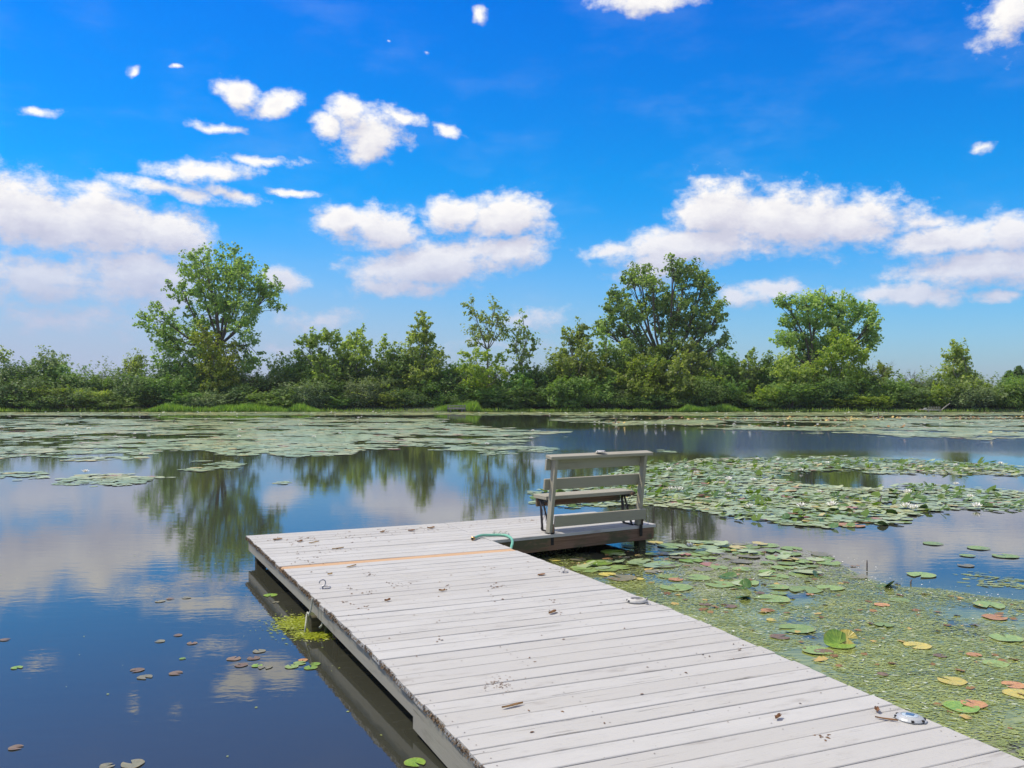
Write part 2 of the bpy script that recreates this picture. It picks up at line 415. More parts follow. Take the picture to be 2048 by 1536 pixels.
def water_mat():
    m, w = mat('pond_water')
    pos = w.n('ShaderNodeNewGeometry').outputs['Position']
    s = w.n('ShaderNodeSeparateXYZ', i={0: pos}).outputs
    # weed just under the surface right of the dock (the long edge runs along e)
    q = w.m('ADD', w.m('MULTIPLY', w.m('SUBTRACT', s[0], .379), .9027), w.m('MULTIPLY', w.m('SUBTRACT', s[1], 8.975), .4303))
    near = w.mr(w.m('ADD', s[1], w.m('MULTIPLY', s[0], .33)), 8.4, 11.8, 1, 0)
    weed = w.m('MULTIPLY', w.m('MULTIPLY', near, w.mr(q, -1.2, -.6)), w.mr(w.noise(pos, 1.1, 4, .6), .33, .50))
    strand = w.noise(w.mapping(pos, rot=(0, 0, .4), scale=(3, 10, 1)), 2.2, 5, .65, dist=.6)
    weedc = w.mix(w.mr(strand, .35, .65), (.16, .20, .045), (.30, .33, .085))
    mur = w.noise(pos, .12, 3, .5)
    body = w.mix(w.mr(mur, .3, .7), (.038, .040, .030), (.047, .048, .035))
    col = w.mix(weed, body, weedc)
    # ripples: everywhere faint, rougher in the wind lane on the far right
    lane = w.m('MULTIPLY', w.m('MULTIPLY', w.mr(w.m('ADD', s[1], w.m('MULTIPLY', w.noise(pos, .3, 3), 5)), 28, 35), w.mr(s[1], 40, 48, 1, 0)), w.mr(w.m('ADD', s[0], w.m('MULTIPLY', w.noise(pos, .15, 2), 8)), 1.5, 9))
    warp = w.mapping(pos, rot=(0, 0, -.25), scale=(1, 2.6, 1))
    n1 = w.noise(warp, 3.2, 3, .55, dist=.3); n2 = w.noise(warp, .8, 2, .5); n3 = w.noise(warp, 9, 2, .5)
    calm = w.mr(w.noise(pos, .22, 3, .5), .35, .65, .55, 1.25)
    h = w.m('ADD', w.m('MULTIPLY', n1, w.m('MULTIPLY', calm, .0006)), w.m('MULTIPLY', n2, .0006))
    h = w.m('ADD', h, w.m('MULTIPLY', n3, w.m('ADD', .0002, w.m('MULTIPLY', lane, .016))))
    nor = w.n('ShaderNodeBump', i={'Height': h, 'Distance': 1.0, 'Strength': 1.0}).outputs[0]
    finish(w, prin(w, col=col, rough=.02, spec=.5, ior=1.58, nor=nor))
    return m
M_water = water_mat()
def ground_mat():
    m, w = mat('bank_soil')
    pos = w.n('ShaderNodeNewGeometry').outputs['Position']
    n = w.noise(pos, .6, 5, .6); n2 = w.noise(pos, 7, 4, .6)
    c = w.mix(w.mr(n, .35, .65), (.05, .09, .02), (.08, .11, .035)); c = w.mix(w.m('MULTIPLY', w.mr(n2, .4, .7), .5), c, (.10, .08, .05))
    finish(w, prin(w, col=c, rough=.95, nor=bump(w, n2, .1, .6))); return m
M_ground = ground_mat()

# ------------------------------------------------------------------ numpy noise
def vnoise(x, y, seed=0):
    xi = np.floor(x).astype(np.int64); yi = np.floor(y).astype(np.int64); fx = x - xi; fy = y - yi
    fx = fx * fx * (3 - 2 * fx); fy = fy * fy * (3 - 2 * fy)
    def h(a, b):
        k = (a * 374761393 + b * 668265263 + seed * 974711) & 0x7fffffff
        k = ((k ^ (k >> 13)) * 1274126177) & 0x7fffffff
        return ((k ^ (k >> 16)) & 0xffff) / 65535.0
    return (h(xi, yi) * (1 - fx) + h(xi + 1, yi) * fx) * (1 - fy) + (h(xi, yi + 1) * (1 - fx) + h(xi + 1, yi + 1) * fx) * fy
def fbm(x, y, seed=0, o=4):
    t = 0; a = .5; n = 0
    for i in range(o): t = t + a * vnoise(x * 2 ** i, y * 2 ** i, seed + i * 7); n += a; a *= .5
    return t / n
def inpoly(x, y, poly):
    r = np.zeros(len(x), bool); n = len(poly)
    for i in range(n):
        x0, y0 = poly[i]; x1, y1 = poly[(i + 1) % n]
        c = ((y0 > y) != (y1 > y))
        with np.errstate(divide='ignore', invalid='ignore'):
            xx = (x1 - x0) * (y - y0) / (y1 - y0 + 1e-12) + x0
        r ^= c & (x < xx)
    return r

# ------------------------------------------------------------------ setting: ground, water
def grid_axis(lo, hi, fine, n1):
    a = list(np.arange(-fine, fine + .1, 4.0)); 
    return a
xs = np.concatenate([[-900, -600, -350, -220], np.arange(-150, 151, 6), [220, 350, 600, 900]])
ys = np.concatenate([[-500, -300, -120, -60, -30, -12, -6, -3], np.arange(-1, 70, 6), np.arange(70, 100, 1.5), [110, 130, 170, 250, 500, 900]])
gx, gy = np.meshgrid(xs, ys)
shore = 77.0 + 1.2 * np.sin(gx * .13) + .8 * np.sin(gx * .37 + 1)
inside = np.minimum(np.minimum(shore - gy, gy - (.6 + .3 * np.sin(gx * .7))), 140 - np.abs(gx))
gz = np.where(inside > 0, -np.minimum(inside * .35, 1.3), np.minimum(-inside * .22, .55) + 0)
gz = gz + (fbm(gx * .2, gy * .2, 3) - .5) * .3 * (inside < -1)
V = np.stack([gx, gy, gz], -1).reshape(-1, 3); nx, ny = len(xs), len(ys)
ii, jj = np.meshgrid(np.arange(nx - 1), np.arange(ny - 1)); b0 = (jj * nx + ii).ravel()
tag(link('ground', mesh_np('ground', V, np.stack([b0, b0 + 1, b0 + nx + 1, b0 + nx], -1), M_ground, True)), kind='structure')
wv = [(-145, -.4, 0), (145, -.4, 0), (145, 80, 0), (-145, 80, 0)]
tag(link('water', mesh_np('water', wv, [(0, 1, 2, 3)], M_water)), kind='structure')

# ------------------------------------------------------------------ dock
A = Vector((-3.145, 10.64)); E = Vector((.4303, -.9027)); Nn = Vector((.9027, .4303)); WID = 2.467
def zd(s): return ZD - max(0.0, s - 5.05) * .033
def Lp(s): p = A + E * s; return Vector((p.x, p.y, zd(s)))
def Rp(s): p = A + Nn * WID + E * s; return Vector((p.x, p.y, zd(s)))
dock = empty('dock', (A.x, A.y, 0), label='L-shaped pond dock of light grey painted boards on low posts', cat='dock')
inv = Vector((A.x, A.y, 0))
TH = .036
def plank(parent, a0, a1, b0, b1, m, name='plank', droop=0.0):
    """board whose left end runs a0 (far) to a1 (near) and right end b0 to b1 (top corners)"""
    c = (a0 + b0 + a1 + b1) / 4
    ax = ((b0 + b1) - (a0 + a1)).normalized(); up = Vector((0, 0, 1)); ay = up.cross(ax)
    nseg = 5; ch = .004; vs = []; fs = []
    def loc(p): d_ = p - c; return Vector((d_.dot(ax), d_.dot(ay), d_.z))
    wob = [random.uniform(-.0022, .0022) for _ in range(nseg + 1)]; wob2 = [random.uniform(-.0022, .0022) for _ in range(nseg + 1)]
    zz = [random.uniform(-.0015, .0015) for _ in range(nseg + 1)]
    for i in range(nseg + 1):
        t = i / nseg
        f = loc(a0.lerp(b0, t)); n_ = loc(a1.lerp(b1, t)); f.y += wob[i]; n_.y += wob2[i]; f.z += zz[i] + droop; n_.z += zz[i] + droop
        dy = 1
        vs += [(f.x, f.y, f.z - TH), (f.x, f.y, f.z - ch), (f.x, f.y - ch, f.z), (n_.x, n_.y + ch, n_.z), (n_.x, n_.y, n_.z - ch), (n_.x, n_.y, n_.z - TH)]
    for i in range(nseg):
        for k in range(6):
            k2 = (k + 1) % 6; fs.append((i * 6 + k, i * 6 + k2, (i + 1) * 6 + k2, (i + 1) * 6 + k))
    fs.append((5, 4, 3, 2, 1, 0)); q = nseg * 6; fs.append(tuple(q + k for k in range(6)))
    me = bpy.data.meshes.new(name); me.from_pydata([tuple(v) for v in vs], [], fs); me.materials.append(m); me.update()
    o = link(name, me, parent, loc=c - inv, rot=(0, 0, math.atan2(ax.y, ax.x)))
    return o
# board edges along the left side, metres from the far corner
edges = [0, .167, .332, .498, .664, .830, .996, 1.162, 1.327, 1.492, 1.66, 1.825, 2.028, 2.172, 2.34, 2.51]
while edges[-1] < 3.45: edges.append(edges[-1] + random.uniform(.160, .176))
edges[-1] = 3.54
edges += [3.70, 3.86, 4.02, 4.18, 4.335, 4.505, 4.665, 4.835, 5.0, 5.17, 5.34, 5.50, 5.665, 5.835, 6.0, 6.165, 6.33, 6.49, 6.65, 6.82, 6.985]
while edges[-1] < 11.0: edges.append(edges[-1] + random.uniform(.163, .178))
ends = []
for i in range(len(edges) - 1):
    s0, s1 = edges[i], edges[i + 1]
    gp = random.choice([.005, .008, .010, .012, .016])
    orange = abs(s0 - 2.028) < .001
    l0, r0 = random.uniform(-.008, .012), random.uniform(-.008, .012)
    gap_wide = .014 if abs(s0 - 6.49) < .01 else 0
    a0 = Lp(s0 + gp / 2) - Vector((Nn.x, Nn.y, 0)) * l0; a1 = Lp(s1 - gp / 2) - Vector((Nn.x, Nn.y, 0)) * l0
    b0 = Rp(s0 + .08 + gp / 2) + Vector((Nn.x, Nn.y, 0)) * r0; b1 = Rp(s1 + .08 - gp / 2 - gap_wide) + Vector((Nn.x, Nn.y, 0)) * r0
    if i < 9: b0 = Rp(s0 + .08 + gp / 2); b1 = Rp(s1 + .08 - gp / 2)
    o = plank(dock, a0, a1, b0, b1, M_newwood if orange else M_deck, droop=random.uniform(-.0015, .0015) - (.004 if orange else 0))
    if orange: o['label'] = 'unpainted orange-brown replacement board'
    ends.append((a0, a1))
# side platform that carries the bench
J0, J1 = Rp(.08), Rp(1.572); K0, K1 = Vector((1.16, 12.70, ZD)), Vector((1.846, 11.54, ZD))
for i in range(9):
    t0, t1 = i / 9 + .002, (i + 1) / 9 - .002
    off = Vector((.006, .003, 0))
    plank(dock, J0.lerp(J1, t0) + off, J0.lerp(J1, t1) + off, K0.lerp(K1, t0), K0.lerp(K1, t1), M_deck, droop=random.uniform(-.001, .001))
def beam(p0, p1, ztop, h, th, m, name, parent=dock, label=None):
    p0, p1 = Vector(p0), Vector(p1); d_ = p1 - p0
    mb = MB(); mb.box((0, 0, 0), (d_.length, th, h), ch=.004)
    o = mb.obj(name, m, parent); c = (p0 + p1) / 2
    base = inv if parent is dock else Vector((0, 0, 0))
    o.location = Vector((c.x, c.y, c.z - h / 2)) - base
    o.rotation_euler = (0, -math.asin((p1.z - p0.z) / d_.length), math.atan2(d_.y, d_.x))
    if label: o['label'] = label
    return o
N3 = Vector((Nn.x, Nn.y, 0)); E3 = Vector((E.x, E.y, 0)); dz = Vector((0, 0, -TH - .001))
ins = .042
# side boards under the left edge, two lengths, the nearer one deeper
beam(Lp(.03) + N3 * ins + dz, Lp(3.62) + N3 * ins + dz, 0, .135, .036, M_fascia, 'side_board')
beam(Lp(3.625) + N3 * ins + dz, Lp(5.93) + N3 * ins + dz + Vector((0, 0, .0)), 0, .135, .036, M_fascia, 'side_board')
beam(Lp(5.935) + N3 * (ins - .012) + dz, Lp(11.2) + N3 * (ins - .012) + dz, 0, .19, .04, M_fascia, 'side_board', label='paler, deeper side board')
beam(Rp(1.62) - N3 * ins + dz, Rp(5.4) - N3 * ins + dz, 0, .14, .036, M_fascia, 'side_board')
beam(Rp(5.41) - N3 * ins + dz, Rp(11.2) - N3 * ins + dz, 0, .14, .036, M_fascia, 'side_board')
beam(Lp(.05) + N3 * .06 + dz, Rp(.12) - N3 * .02 + dz, 0, .14, .036, M_fascia, 'end_board')
for s in np.arange(.7, 11, 1.22): beam(Lp(s) + N3 * .08 + dz, Rp(s + .04) - N3 * .08 + dz, 0, .13, .04, M_dark, 'joist')
fd = (K1 - J1).normalized(); fn = Vector((-fd.y, fd.x, 0))
beam(J1 + fn * .03 + dz + fd * -.02, K1 + fn * .03 + dz - fd * .05, 0, .155, .045, M_beam, 'edge_beam', label='bare brown edge beam with mossy patches')
beam(J0 - fn * .05 + dz, K0 - fn * .05 + dz - fd * .05, 0, .14, .04, M_dark, 'end_board')
bd = (K1 - K0).normalized()
beam(K0 + bd * .03 + dz - fd * .05, K1 - bd * .0 + dz - fd * .05 + fn * .005, 0, .14, .036, M_beam, 'end_board')
for t in (.33, .66): beam(J0.lerp(K0, t) - fn * .08 + dz, J1.lerp(K1, t) + fn * .06 + dz, 0, .12, .04, M_dark, 'joist')
def post(x, y, zt, w_=.11, m=M_post, parent=dock, name='post', rz=.45, zb=-1.2):
    mb = MB(); mb.box((0, 0, (zt + zb) / 2), (w_, w_, zt - zb), ch=.008)
    # turn the grain upright by building along z
    o = mb.obj(name, m, parent, loc=Vector((x, y, 0)) - (inv if parent is dock else Vector((0, 0, 0))), rot=(0, 0, rz)); return o
zt = ZD - TH - .004
for s in (.22, 3.5, 6.6, 9.4):
    p = Lp(s) + N3 * .13; post(p.x, p.y, zd(s) - TH - .004)
    p = Rp(s + .3 if s > 1 else 1.75) - N3 * .14; post(p.x, p.y, zd(s) - TH - .004)
p = K1 + fn * .14 - fd * .15; post(p.x, p.y, zt, .115, rz=.52)
p = K0 - fn * .12 - fd * .15; post(p.x, p.y, zt, .115, rz=.52)
# moss, splinters and dirt hanging off the board ends along the left edge
mv, mf = [], []
L_ = np.sort(rng.uniform(.02, 8.2, 5200)); 
pts = []
for s in L_:
    p = Lp(float(s)) - N3 * random.uniform(-.012, .012)
    a = random.random() * 6.28; r_ = random.uniform(.002, .006); hgt = random.uniform(.003, .014) * (1.3 if random.random() < .2 else 1)
    q = Vector((p.x, p.y, p.z - random.uniform(.004, .036)))
    b = len(mv); mv += [tuple(q + Vector((math.cos(a) * r_, math.sin(a) * r_, .004))), tuple(q + Vector((-math.cos(a) * r_, -math.sin(a) * r_, .004))), tuple(q - N3 * random.uniform(0, .014) + Vector((random.uniform(-.006, .006), 0, -hgt)))]
    mf.append((b, b + 1, b + 2))
mo = link('moss_fringe', mesh_np('moss_fringe', np.array(mv) - np.array(inv), mf, M_moss), dock); mo['kind'] = 'stuff'
# nail heads in lines over the joists
mb = MB()
for i, (a0, a1) in enumerate(ends[:46]):
    sm = (edges[i] + edges[i + 1]) / 2
    for off in (.05, .82, 1.62, 2.40):
        for q in (-.04, .04):
            if random.random() < .25: continue
            s = sm + q + off * .033
            p = Lp(s) + N3 * (off + random.uniform(-.01, .01)); c = Vector((p.x, p.y, zd(s) + .0015)) - inv
            mb.add([c + Vector((math.cos(k * 1.2566) * .0042, math.sin(k * 1.2566) * .0042, 0)) for k in range(5)], [(0, 1, 2, 3, 4)])
no = mb.obj('nail_heads', M_rust, dock); no['kind'] = 'stuff'

# ------------------------------------------------------------------ bench at the end of the platform
Bl = Vector((.4435, 10.79, ZD)); Br = Vector((1.597, 11.45, ZD)); bang = math.atan2(Br.y - Bl.y, Br.x - Bl.x); BL = (Br - Bl).length
bench = empty('bench', tuple(Bl), bang, label='grey painted wooden bench facing away at the far end of the dock', cat='bench')
LEAN = -.135   # the back leans towards the camera (-y in bench space) over its height
def lean_M():
    from mathutils import Matrix
    return Matrix.Rotation(math.atan2(-LEAN, .9), 3, 'X')
LM = lean_M()
def lb(u0, u1, z0, z1, yoff, th, name, m=M_bench, **kw):
    zc = (z0 + z1) / 2; y = LEAN * zc / .9 + yoff
    mb = MB(); mb.box((0, 0, 0), (u1 - u0, th, z1 - z0), M=LM, ch=.004)
    return mb.obj(name, m, bench, loc=((u0 + u1) / 2, y, zc), **kw)
for u in (0, BL):
    mb = MB(); mb.box((0, 0, 0), (.92, .088, .042), ch=.003)
    from mathutils import Matrix
    o = mb.obj('post', M_bench, bench)
    # grain runs along the local x of the mesh; stand it up and lean it
    o.rotation_euler = (LM @ Matrix(((0, 0, 1), (0, 1, 0), (-1, 0, 0)))).to_euler()
    o.location = (u, LEAN * .45 / .9, .45)
lb(-.085, BL + .10, .905, .943, .012, .135, 'top_rail')
lb(-.085, BL + .01, .765, .90, .064, .036, 'back_slat')
lb(-.085, BL + .01, .525, .66, .064, .036, 'back_slat')
lb(.024, BL + .055, .085, .218, -.064, .036, 'lower_board')
mb = MB(); mb.box((0, 0, 0), (BL - .03 + .02, .30, .045), ch=.004); mb.obj('seat', M_bench, bench, loc=((BL - .02) / 2, .155 + .05, .415))
mb = MB(); mb.box((0, 0, 0), (BL - .06, .036, .105), ch=.003); mb.obj('seat_apron', M_beam, bench, loc=((BL - .02) / 2, .325, .338))
for u in (.03, BL - .07):
    mb = MB()
    def bar(p, q, w_=.034, t=.008):
        p, q = Vector(p), Vector(q); d_ = q - p; L = d_.length; ang = math.atan2(d_.z, d_.y)
        mb.box((u, (p.y + q.y) / 2, (p.z + q.z) / 2), (t, L, w_), M=Matrix.Rotation(ang, 3, 'X'))
    bar((0, .24, .39), (0, .20, .01), .045); bar((0, .20, .39), (0, .03, .02), .03); bar((0, .05, .375), (0, .30, .375), .03); bar((0, .21, .012), (0, .0, .012), .02)
    fr = mb.obj('leg_frame', M_black, bench)
    mb2 = MB(); mb2.tube([(u - .006, .23, .02), (u - .006, .06, .38)], .0028, 5); mb2.tube([(u - .006, .05, .03), (u - .006, .25, .37)], .0028, 5)
    mb2.obj('brace_wire', M_wire, fr)
    mb = MB(); mb.box((u - .03, -.03, .405), (.03, .05, .04), ch=.003); mb.box((u + .0, .0, .41), (.07, .01, .035)); mb.obj('bracket', M_rust, bench)
for u in (0, BL):
    mb = MB(); mb.box((u, -.072, -.055), (.045, .008, .15), ch=.002); mb.box((u + .03, -.05, .045), (.008, .045, .07)); mb.box((u, -.0, .006), (.07, .09, .006)); mb.obj('foot_strap', M_black, bench)
    mb = MB(); mb.box((u + .03, -.04, .06), (.012, .05, .11), ch=.003); mb.obj('foot_block', M_newwood if u == 0 else M_beam, bench)

# ------------------------------------------------------------------ dock lights, hooks, hose, rope
def puck(root, body_mat, cell=True, s=1.0):
    mb = MB(); mb.rings([(.050, 0), (.066, .002), (.068, .008), (.060, .018), (.046, .026), (.041, .0275), (.040, .0255), (.003, .0255)], 28, ex=1.15)
    mb.obj('housing', body_mat, root, smooth=False)
    mb = MB(); mb.rings([(.0395, .0258), (.036, .0285), (.002, .0295)], 24, ex=1.15); mb.obj('lens', M_lens if cell else M_oldshell, root, smooth=True)
    mb = MB(); mb.box((0, 0, .0300), (.042, .034, .0016)); mb.obj('solar_cell', M_cell, root)
    for a in (20, 110, 160, 200, 290, 340):
        aa = R(a); mb = MB(); mb.box((math.cos(aa) * .064 * 1.15, math.sin(aa) * .064, .012), (.014, .014, .010), M=Matrix.Rotation(aa, 3, 'Z')); mb.obj('window', M_hole, root)
    for sx_ in (-1, 1):
        mb = MB(); mb.box((sx_ * .074, 0, .004), (.022, .040, .007), ch=.002); mb.obj('foot', body_mat, root)
def onbench(u, y, z):
    c, s_ = math.cos(bang), math.sin(bang); return (Bl.x + u * c - y * s_, Bl.y + u * s_ + y * c, ZD + z)
def Wd(px, py):
    p = W(px, py, ZD)
    for _ in range(5):
        s = (Vector((p.x, p.y)) - A).dot(E); p = W(px, py, zd(s))
    return p
p = Wd(1820, 1440); r = empty('dock_light', (p.x, p.y, p.z + .002), R(-35), label='round silver solar light with blue cell on the near right boards', cat='solar light'); puck(r, M_shell)
p = Wd(1274, 1204)
r = empty('dock_light', (p.x, p.y, p.z + .002), R(10), label='broken chalky solar light missing its lens beside a small hook on the right edge', cat='solar light')
mb = MB()
prof = [(.052, 0), (.072, .002), (.073, .010), (.066, .022), (.052, .030), (.046, .029), (.048, .012), (.04, .004)]
mb.rings(prof, 28, ex=1.15); mb.obj('housing', M_oldshell, r)
mb = MB(); mb.box((.0, -.005, .012), (.07, .022, .016), ch=.003); mb.obj('battery_box', M_greywood, r)
mb = MB(); mb.box((-.02, -.02, .016), (.018, .045, .02), ch=.003); mb.obj('clip', M_oldshell, r)
for a in (10, 165, 200, 340):
    aa = R(a); mb = MB(); mb.box((math.cos(aa) * .07 * 1.15, math.sin(aa) * .07, .014), (.012, .016, .011), M=Matrix.Rotation(aa, 3, 'Z')); mb.obj('window', M_hole, r)
q = onbench(.66, LEAN * .95 / .9 + .005, .958); r = empty('dock_light', (q[0], q[1], q[2]), bang, label='pale solar light sitting on the top rail of the bench', cat='solar light'); puck(r, M_oldshell, False); r.scale = (.85,) * 3

def hook_mesh():
    mb = MB(); mb.rings([(.020, 0), (.020, .003), (.008, .004)], 10)
    pts = [(0, 0, .002), (0, 0, .02)] + [(.022 * math.sin(R(a)), 0, .042 - .022 * math.cos(R(a))) for a in range(0, 300, 25)]
    mb.tube(pts, .0042, 6); return mb.mesh('eye_hook', M_steel, True)
hm = hook_mesh()
for (px, py, sc_, rz, lab, ring) in [
    (645, 1178, 1.25, .4, 'grey open eye hook screwed into the boards near the left edge', True),
    (1294, 1208, .8, 1.2, 'small pale hook just right of the broken solar light', False),
    (1126, 1146, .9, .2, 'steel eye hook with loose ring at the right edge nearest the platform', True),
    (1190, 1033, .7, .3, 'small hook on the far edge seen above the lower bench board', False),
    (1296, 1049, .7, .9, 'small hook on the outer corner right of the bench', False)]:
    p = Wd(px, py); zz_ = p.z if px != 1190 else ZD
    t = empty('mooring_hook', (p.x, p.y, zz_ + .001), rz, label=lab, cat='mooring hook')
    link('eye', hm, t, scale=sc_)
    if ring:
        mb = MB(); mb.tube([(.03 + .028 * math.cos(a), .012 + .028 * math.sin(a), .006 + .003 * math.sin(a)) for a in np.linspace(0, 6.2, 14)], .0038, 6, cap=False)
        mb.obj('ring', M_steel, t, smooth=True, scale=sc_)
# hose
def smooth_path(P_, n=6):
    out = []
    for i in range(len(P_) - 1):
        p0, p1, p2, p3 = P_[max(i - 1, 0)], P_[i], P_[i + 1], P_[min(i + 2, len(P_) - 1)]
        for k in range(n):
            t = k / n; out.append(.5 * ((2 * p1) + (p2 - p0) * t + (2 * p0 - 5 * p1 + 4 * p2 - p3) * t * t + (3 * p1 - p0 - 3 * p2 + p3) * t ** 3))
    return out + [P_[-1]]
hp = [W(948, 1080, ZD) + Vector((0, 0, .022)), W(962, 1075, ZD) + Vector((0, 0, .024)), W(985, 1073, ZD) + Vector((0, 0, .018)), W(1008, 1073.5, ZD) + Vector((0, 0, .02)), W(1020, 1078, ZD) + Vector((0, 0, .02)),
      W(1025, 1084, ZD) + Vector((0, 0, .005)), W(1022, 1092, ZD) + Vector((0, 0, -.03)), W(1015, 1098, ZD) + Vector((.02, 0, -.12))]
hose = empty('garden_hose', tuple(W(985, 1075, ZD)), label='short green garden hose with brass end lying over the inner corner of the dock', cat='hose')
ho = Vector(hose.location); pl = smooth_path([q - ho for q in hp])
mb = MB(); mb.tube(pl, .0155, 10); mb.obj('tube', M_hose, hose, smooth=True)
d_ = (pl[0] - pl[1]).normalized()
mb = MB(); mb.tube([pl[0] - d_ * .004, pl[0] + d_ * .02, pl[0] + d_ * .021, pl[0] + d_ * .045], [.018, .018, .021, .021], 12); mb.obj('coupling', M_brass, hose, smooth=True)
mb = MB(); mb.tube([pl[0] + d_ * .0452, pl[0] + d_ * .047], .015, 12); mb.obj('bore', M_hole, hose)
# rope scraps at the platform corner
def rope(pts, rad, lab, cat='rope', extra=None):
    o0 = pts[0]; t = MB(); t.tube(smooth_path([q - o0 for q in pts], 5), rad, 6)
    o = t.obj('rope', M_rope, None, smooth=True, loc=o0); tag(o, lab, cat); return o
rope([W(986, 1068, ZD) + Vector((0, 0, .01)), W(990, 1064, ZD) + Vector((0, 0, .02)), W(994, 1070, ZD) + Vector((0, 0, .01)), W(1002, 1065, ZD) + Vector((0, 0, .02)), W(1004, 1070, ZD) + Vector((0, 0, .01)), W(1014, 1066, ZD) + Vector((0, 0, .02)), W(1016, 1076, ZD) + Vector((0, 0, .03))], .006, 'frayed white cord lying behind the green hose')
# timber stub with rope under the left edge
st = post(-1.63, 7.60, .135, .17, M_post, None, 'mooring_stub', .44); tag(st, 'squat dark timber stub under the left edge with rope around its top', 'timber post')
pz = post(-1.44, 7.33, .22, .04, M_beam, None, 'thin_stake', .2); tag(pz, 'thin reddish brown stake standing in the water behind the timber stub', 'stake')
e0 = Lp(3.50) - N3 * .02
rope([e0 + Vector((0, 0, .0)), e0 + Vector((-.01, 0, -.08)), e0 + Vector((-.03, .0, -.14)), Vector((-1.69, 7.50, .15)), Vector((-1.73, 7.60, .14)), Vector((-1.72, 7.50, .06)), Vector((-1.73, 7.5, -.02))], .008, 'pale green rope hanging from the left edge down over the timber stub')
rope([Vector((-1.60, 7.51, .15)), Vector((-1.575, 7.49, .12)), Vector((-1.58, 7.48, .07)), Vector((-1.60, 7.47, .05))], .009, 'short frayed rope end dangling on the right of the timber stub')

# ------------------------------------------------------------------ dead leaves and crumbs on the boards
def leaf_shape(L, Wd_, curl, seed):
    r_ = random.Random(seed); mb = MB(); n = 6; vs = []; fs = []
    for i in range(n + 1):
        t = i / n; wv_ = math.sin(math.pi * min(1, t * .95 + .03)) ** .8 * Wd_ * r_.uniform(.8, 1.1); x = (t - .5) * L
        zc_ = .004 + curl * (4 * (t - .5) ** 2) * .012
        vs += [(x, -wv_ / 2, zc_ + curl * .018 * r_.uniform(.6, 1.2)), (x, 0, zc_ * .5), (x, wv_ / 2, zc_ + curl * .018 * r_.uniform(.6, 1.2))]
    for i in range(n):
        for k in (0, 1): fs.append((i * 3 + k, i * 3 + k + 1, (i + 1) * 3 + k + 1, (i + 1) * 3 + k))
    mb.add(vs, fs); return mb.mesh('dead_leaf', M_deadleaf)
lm = [leaf_shape(.10, .04, .55, 1), leaf_shape(.10, .055, .35, 2), leaf_shape(.13, .024, .3, 3), leaf_shape(.06, .032, .6, 4)]
LEAVES = [(555,1080,1,.2,'broad tan leaf near the far left corner of the deck'), (600,1084,0,.6,'dark brown curled leaf right of the tan leaf at the far left corner'), (628,1086,2,.35,'long thin tan leaf third from the far left corner'),
 (676,1098,2,.1,'narrow orange leaf lying in a seam midway to the far edge'), (703,1134,2,.5,'thin brown leaf just below the orange board'), (660,1150,3,.2,'pale yellow leaf left of centre below the orange board'),
 (884,1183,3,-.4,'brown folded leaf in the middle of the deck below the orange board'), (775,1203,3,.3,'reddish leaf crumb in the middle left of the deck'), (862,1057,0,.1,'brown curled leaf by the far edge left of the hose'),
 (823,1062,1,.2,'tan flattened leaf by the far edge'), (765,1065,0,.5,'dark curled leaf near the middle of the far edge'), (1025,1414,2,.05,'thin dark brown leaf scrap low in the middle of the deck'),
 (1773,1441,2,-1.0,'slender orange-brown leaf just left of the silver solar light'), (1754,1424,3,.8,'small frayed orange leaf above the slender leaf by the solar light'), (1556,1438,3,.3,'tan seed tuft on the boards left of the silver solar light'),
 (1083,1151,1,.2,'pale orange leaf stain and scrap above the broken solar light'), (1105,1227,0,.4,'small dark leaf left of the broken solar light')]
for (px, py, k, rz, lab) in LEAVES:
    p = Wd(px, py); o = link('dead_leaf', lm[k], loc=(p.x, p.y, p.z + .004), rot=(0, 0, rz + bang), scale=random.uniform(.85, 1.15))
    tag(o, lab, 'dead leaf', 'dead leaves on the dock')
# litter: crumbs in the clusters the photo shows, denser along the far boards
cl = [(548,1078,9),(615,1078,14),(605,1090,7),(650,1094,5),(585,1104,4),(640,1107,5),(725,1072,6),(780,1064,8),(835,1060,7),(860,1057,6),(590,1123,3),(630,1123,4),(693,1070,6),(790,1170,5),(740,1185,4),(700,1175,4),(815,1168,3),(693,1206,3),(733,1214,4),
      (1040,1040,5),(1056,1038,6),(960,1047,4),(925,1050,4),(990,1170,3),(1075,1038,5),(900,1175,3),(980,1138,3),(985,1176,3),(1100,1205,3),(990,1200,3),(880,1280,2),(1110,1225,3),(1480,1295,3),(1650,1475,5),(1410,1310,2),(1120,1140,3),(740,1148,6),(670,1100,5)]
cv, cf = [], []
def crumb(px, py, r_):
    p = Wd(px, py); b = len(cv); a = random.random() * 6.28; st_ = random.uniform(1, 2.6)
    for k in range(5):
        t = a + k * 1.2566; rr = r_ * random.uniform(.6, 1.2)
        x, y = rr * st_ * math.cos(t), rr * math.sin(t); cv.append((p.x + x * math.cos(a) - y * math.sin(a), p.y + x * math.sin(a) + y * math.cos(a), p.z + .003))
    cv.append((p.x, p.y, p.z + .003 + r_ * random.uniform(.25, .8)))
    for k in range(5): cf.append((b + k, b + (k + 1) % 5, b + 5))
for (px, py, n) in cl:
    sc_ = 40 if py < 1130 else 22
    for _ in range(n * 2): crumb(px + random.gauss(0, sc_ * .4), min(max(py + random.gauss(0, 4), 1040 if px > 900 else 1073 - (px - 492) * .064 + 3), 1530), random.uniform(.003, .009))
for _ in range(70): crumb(1000 + random.gauss(0, 18), 1368 + random.gauss(0, 8), random.uniform(.002, .005))
for _ in range(90):
    s = random.uniform(.3, 7.2); o_ = random.uniform(.08, 2.38); p = Lp(s) + N3 * o_; crumb(*pxof(p.x, p.y, zd(s)), random.uniform(.002, .008))
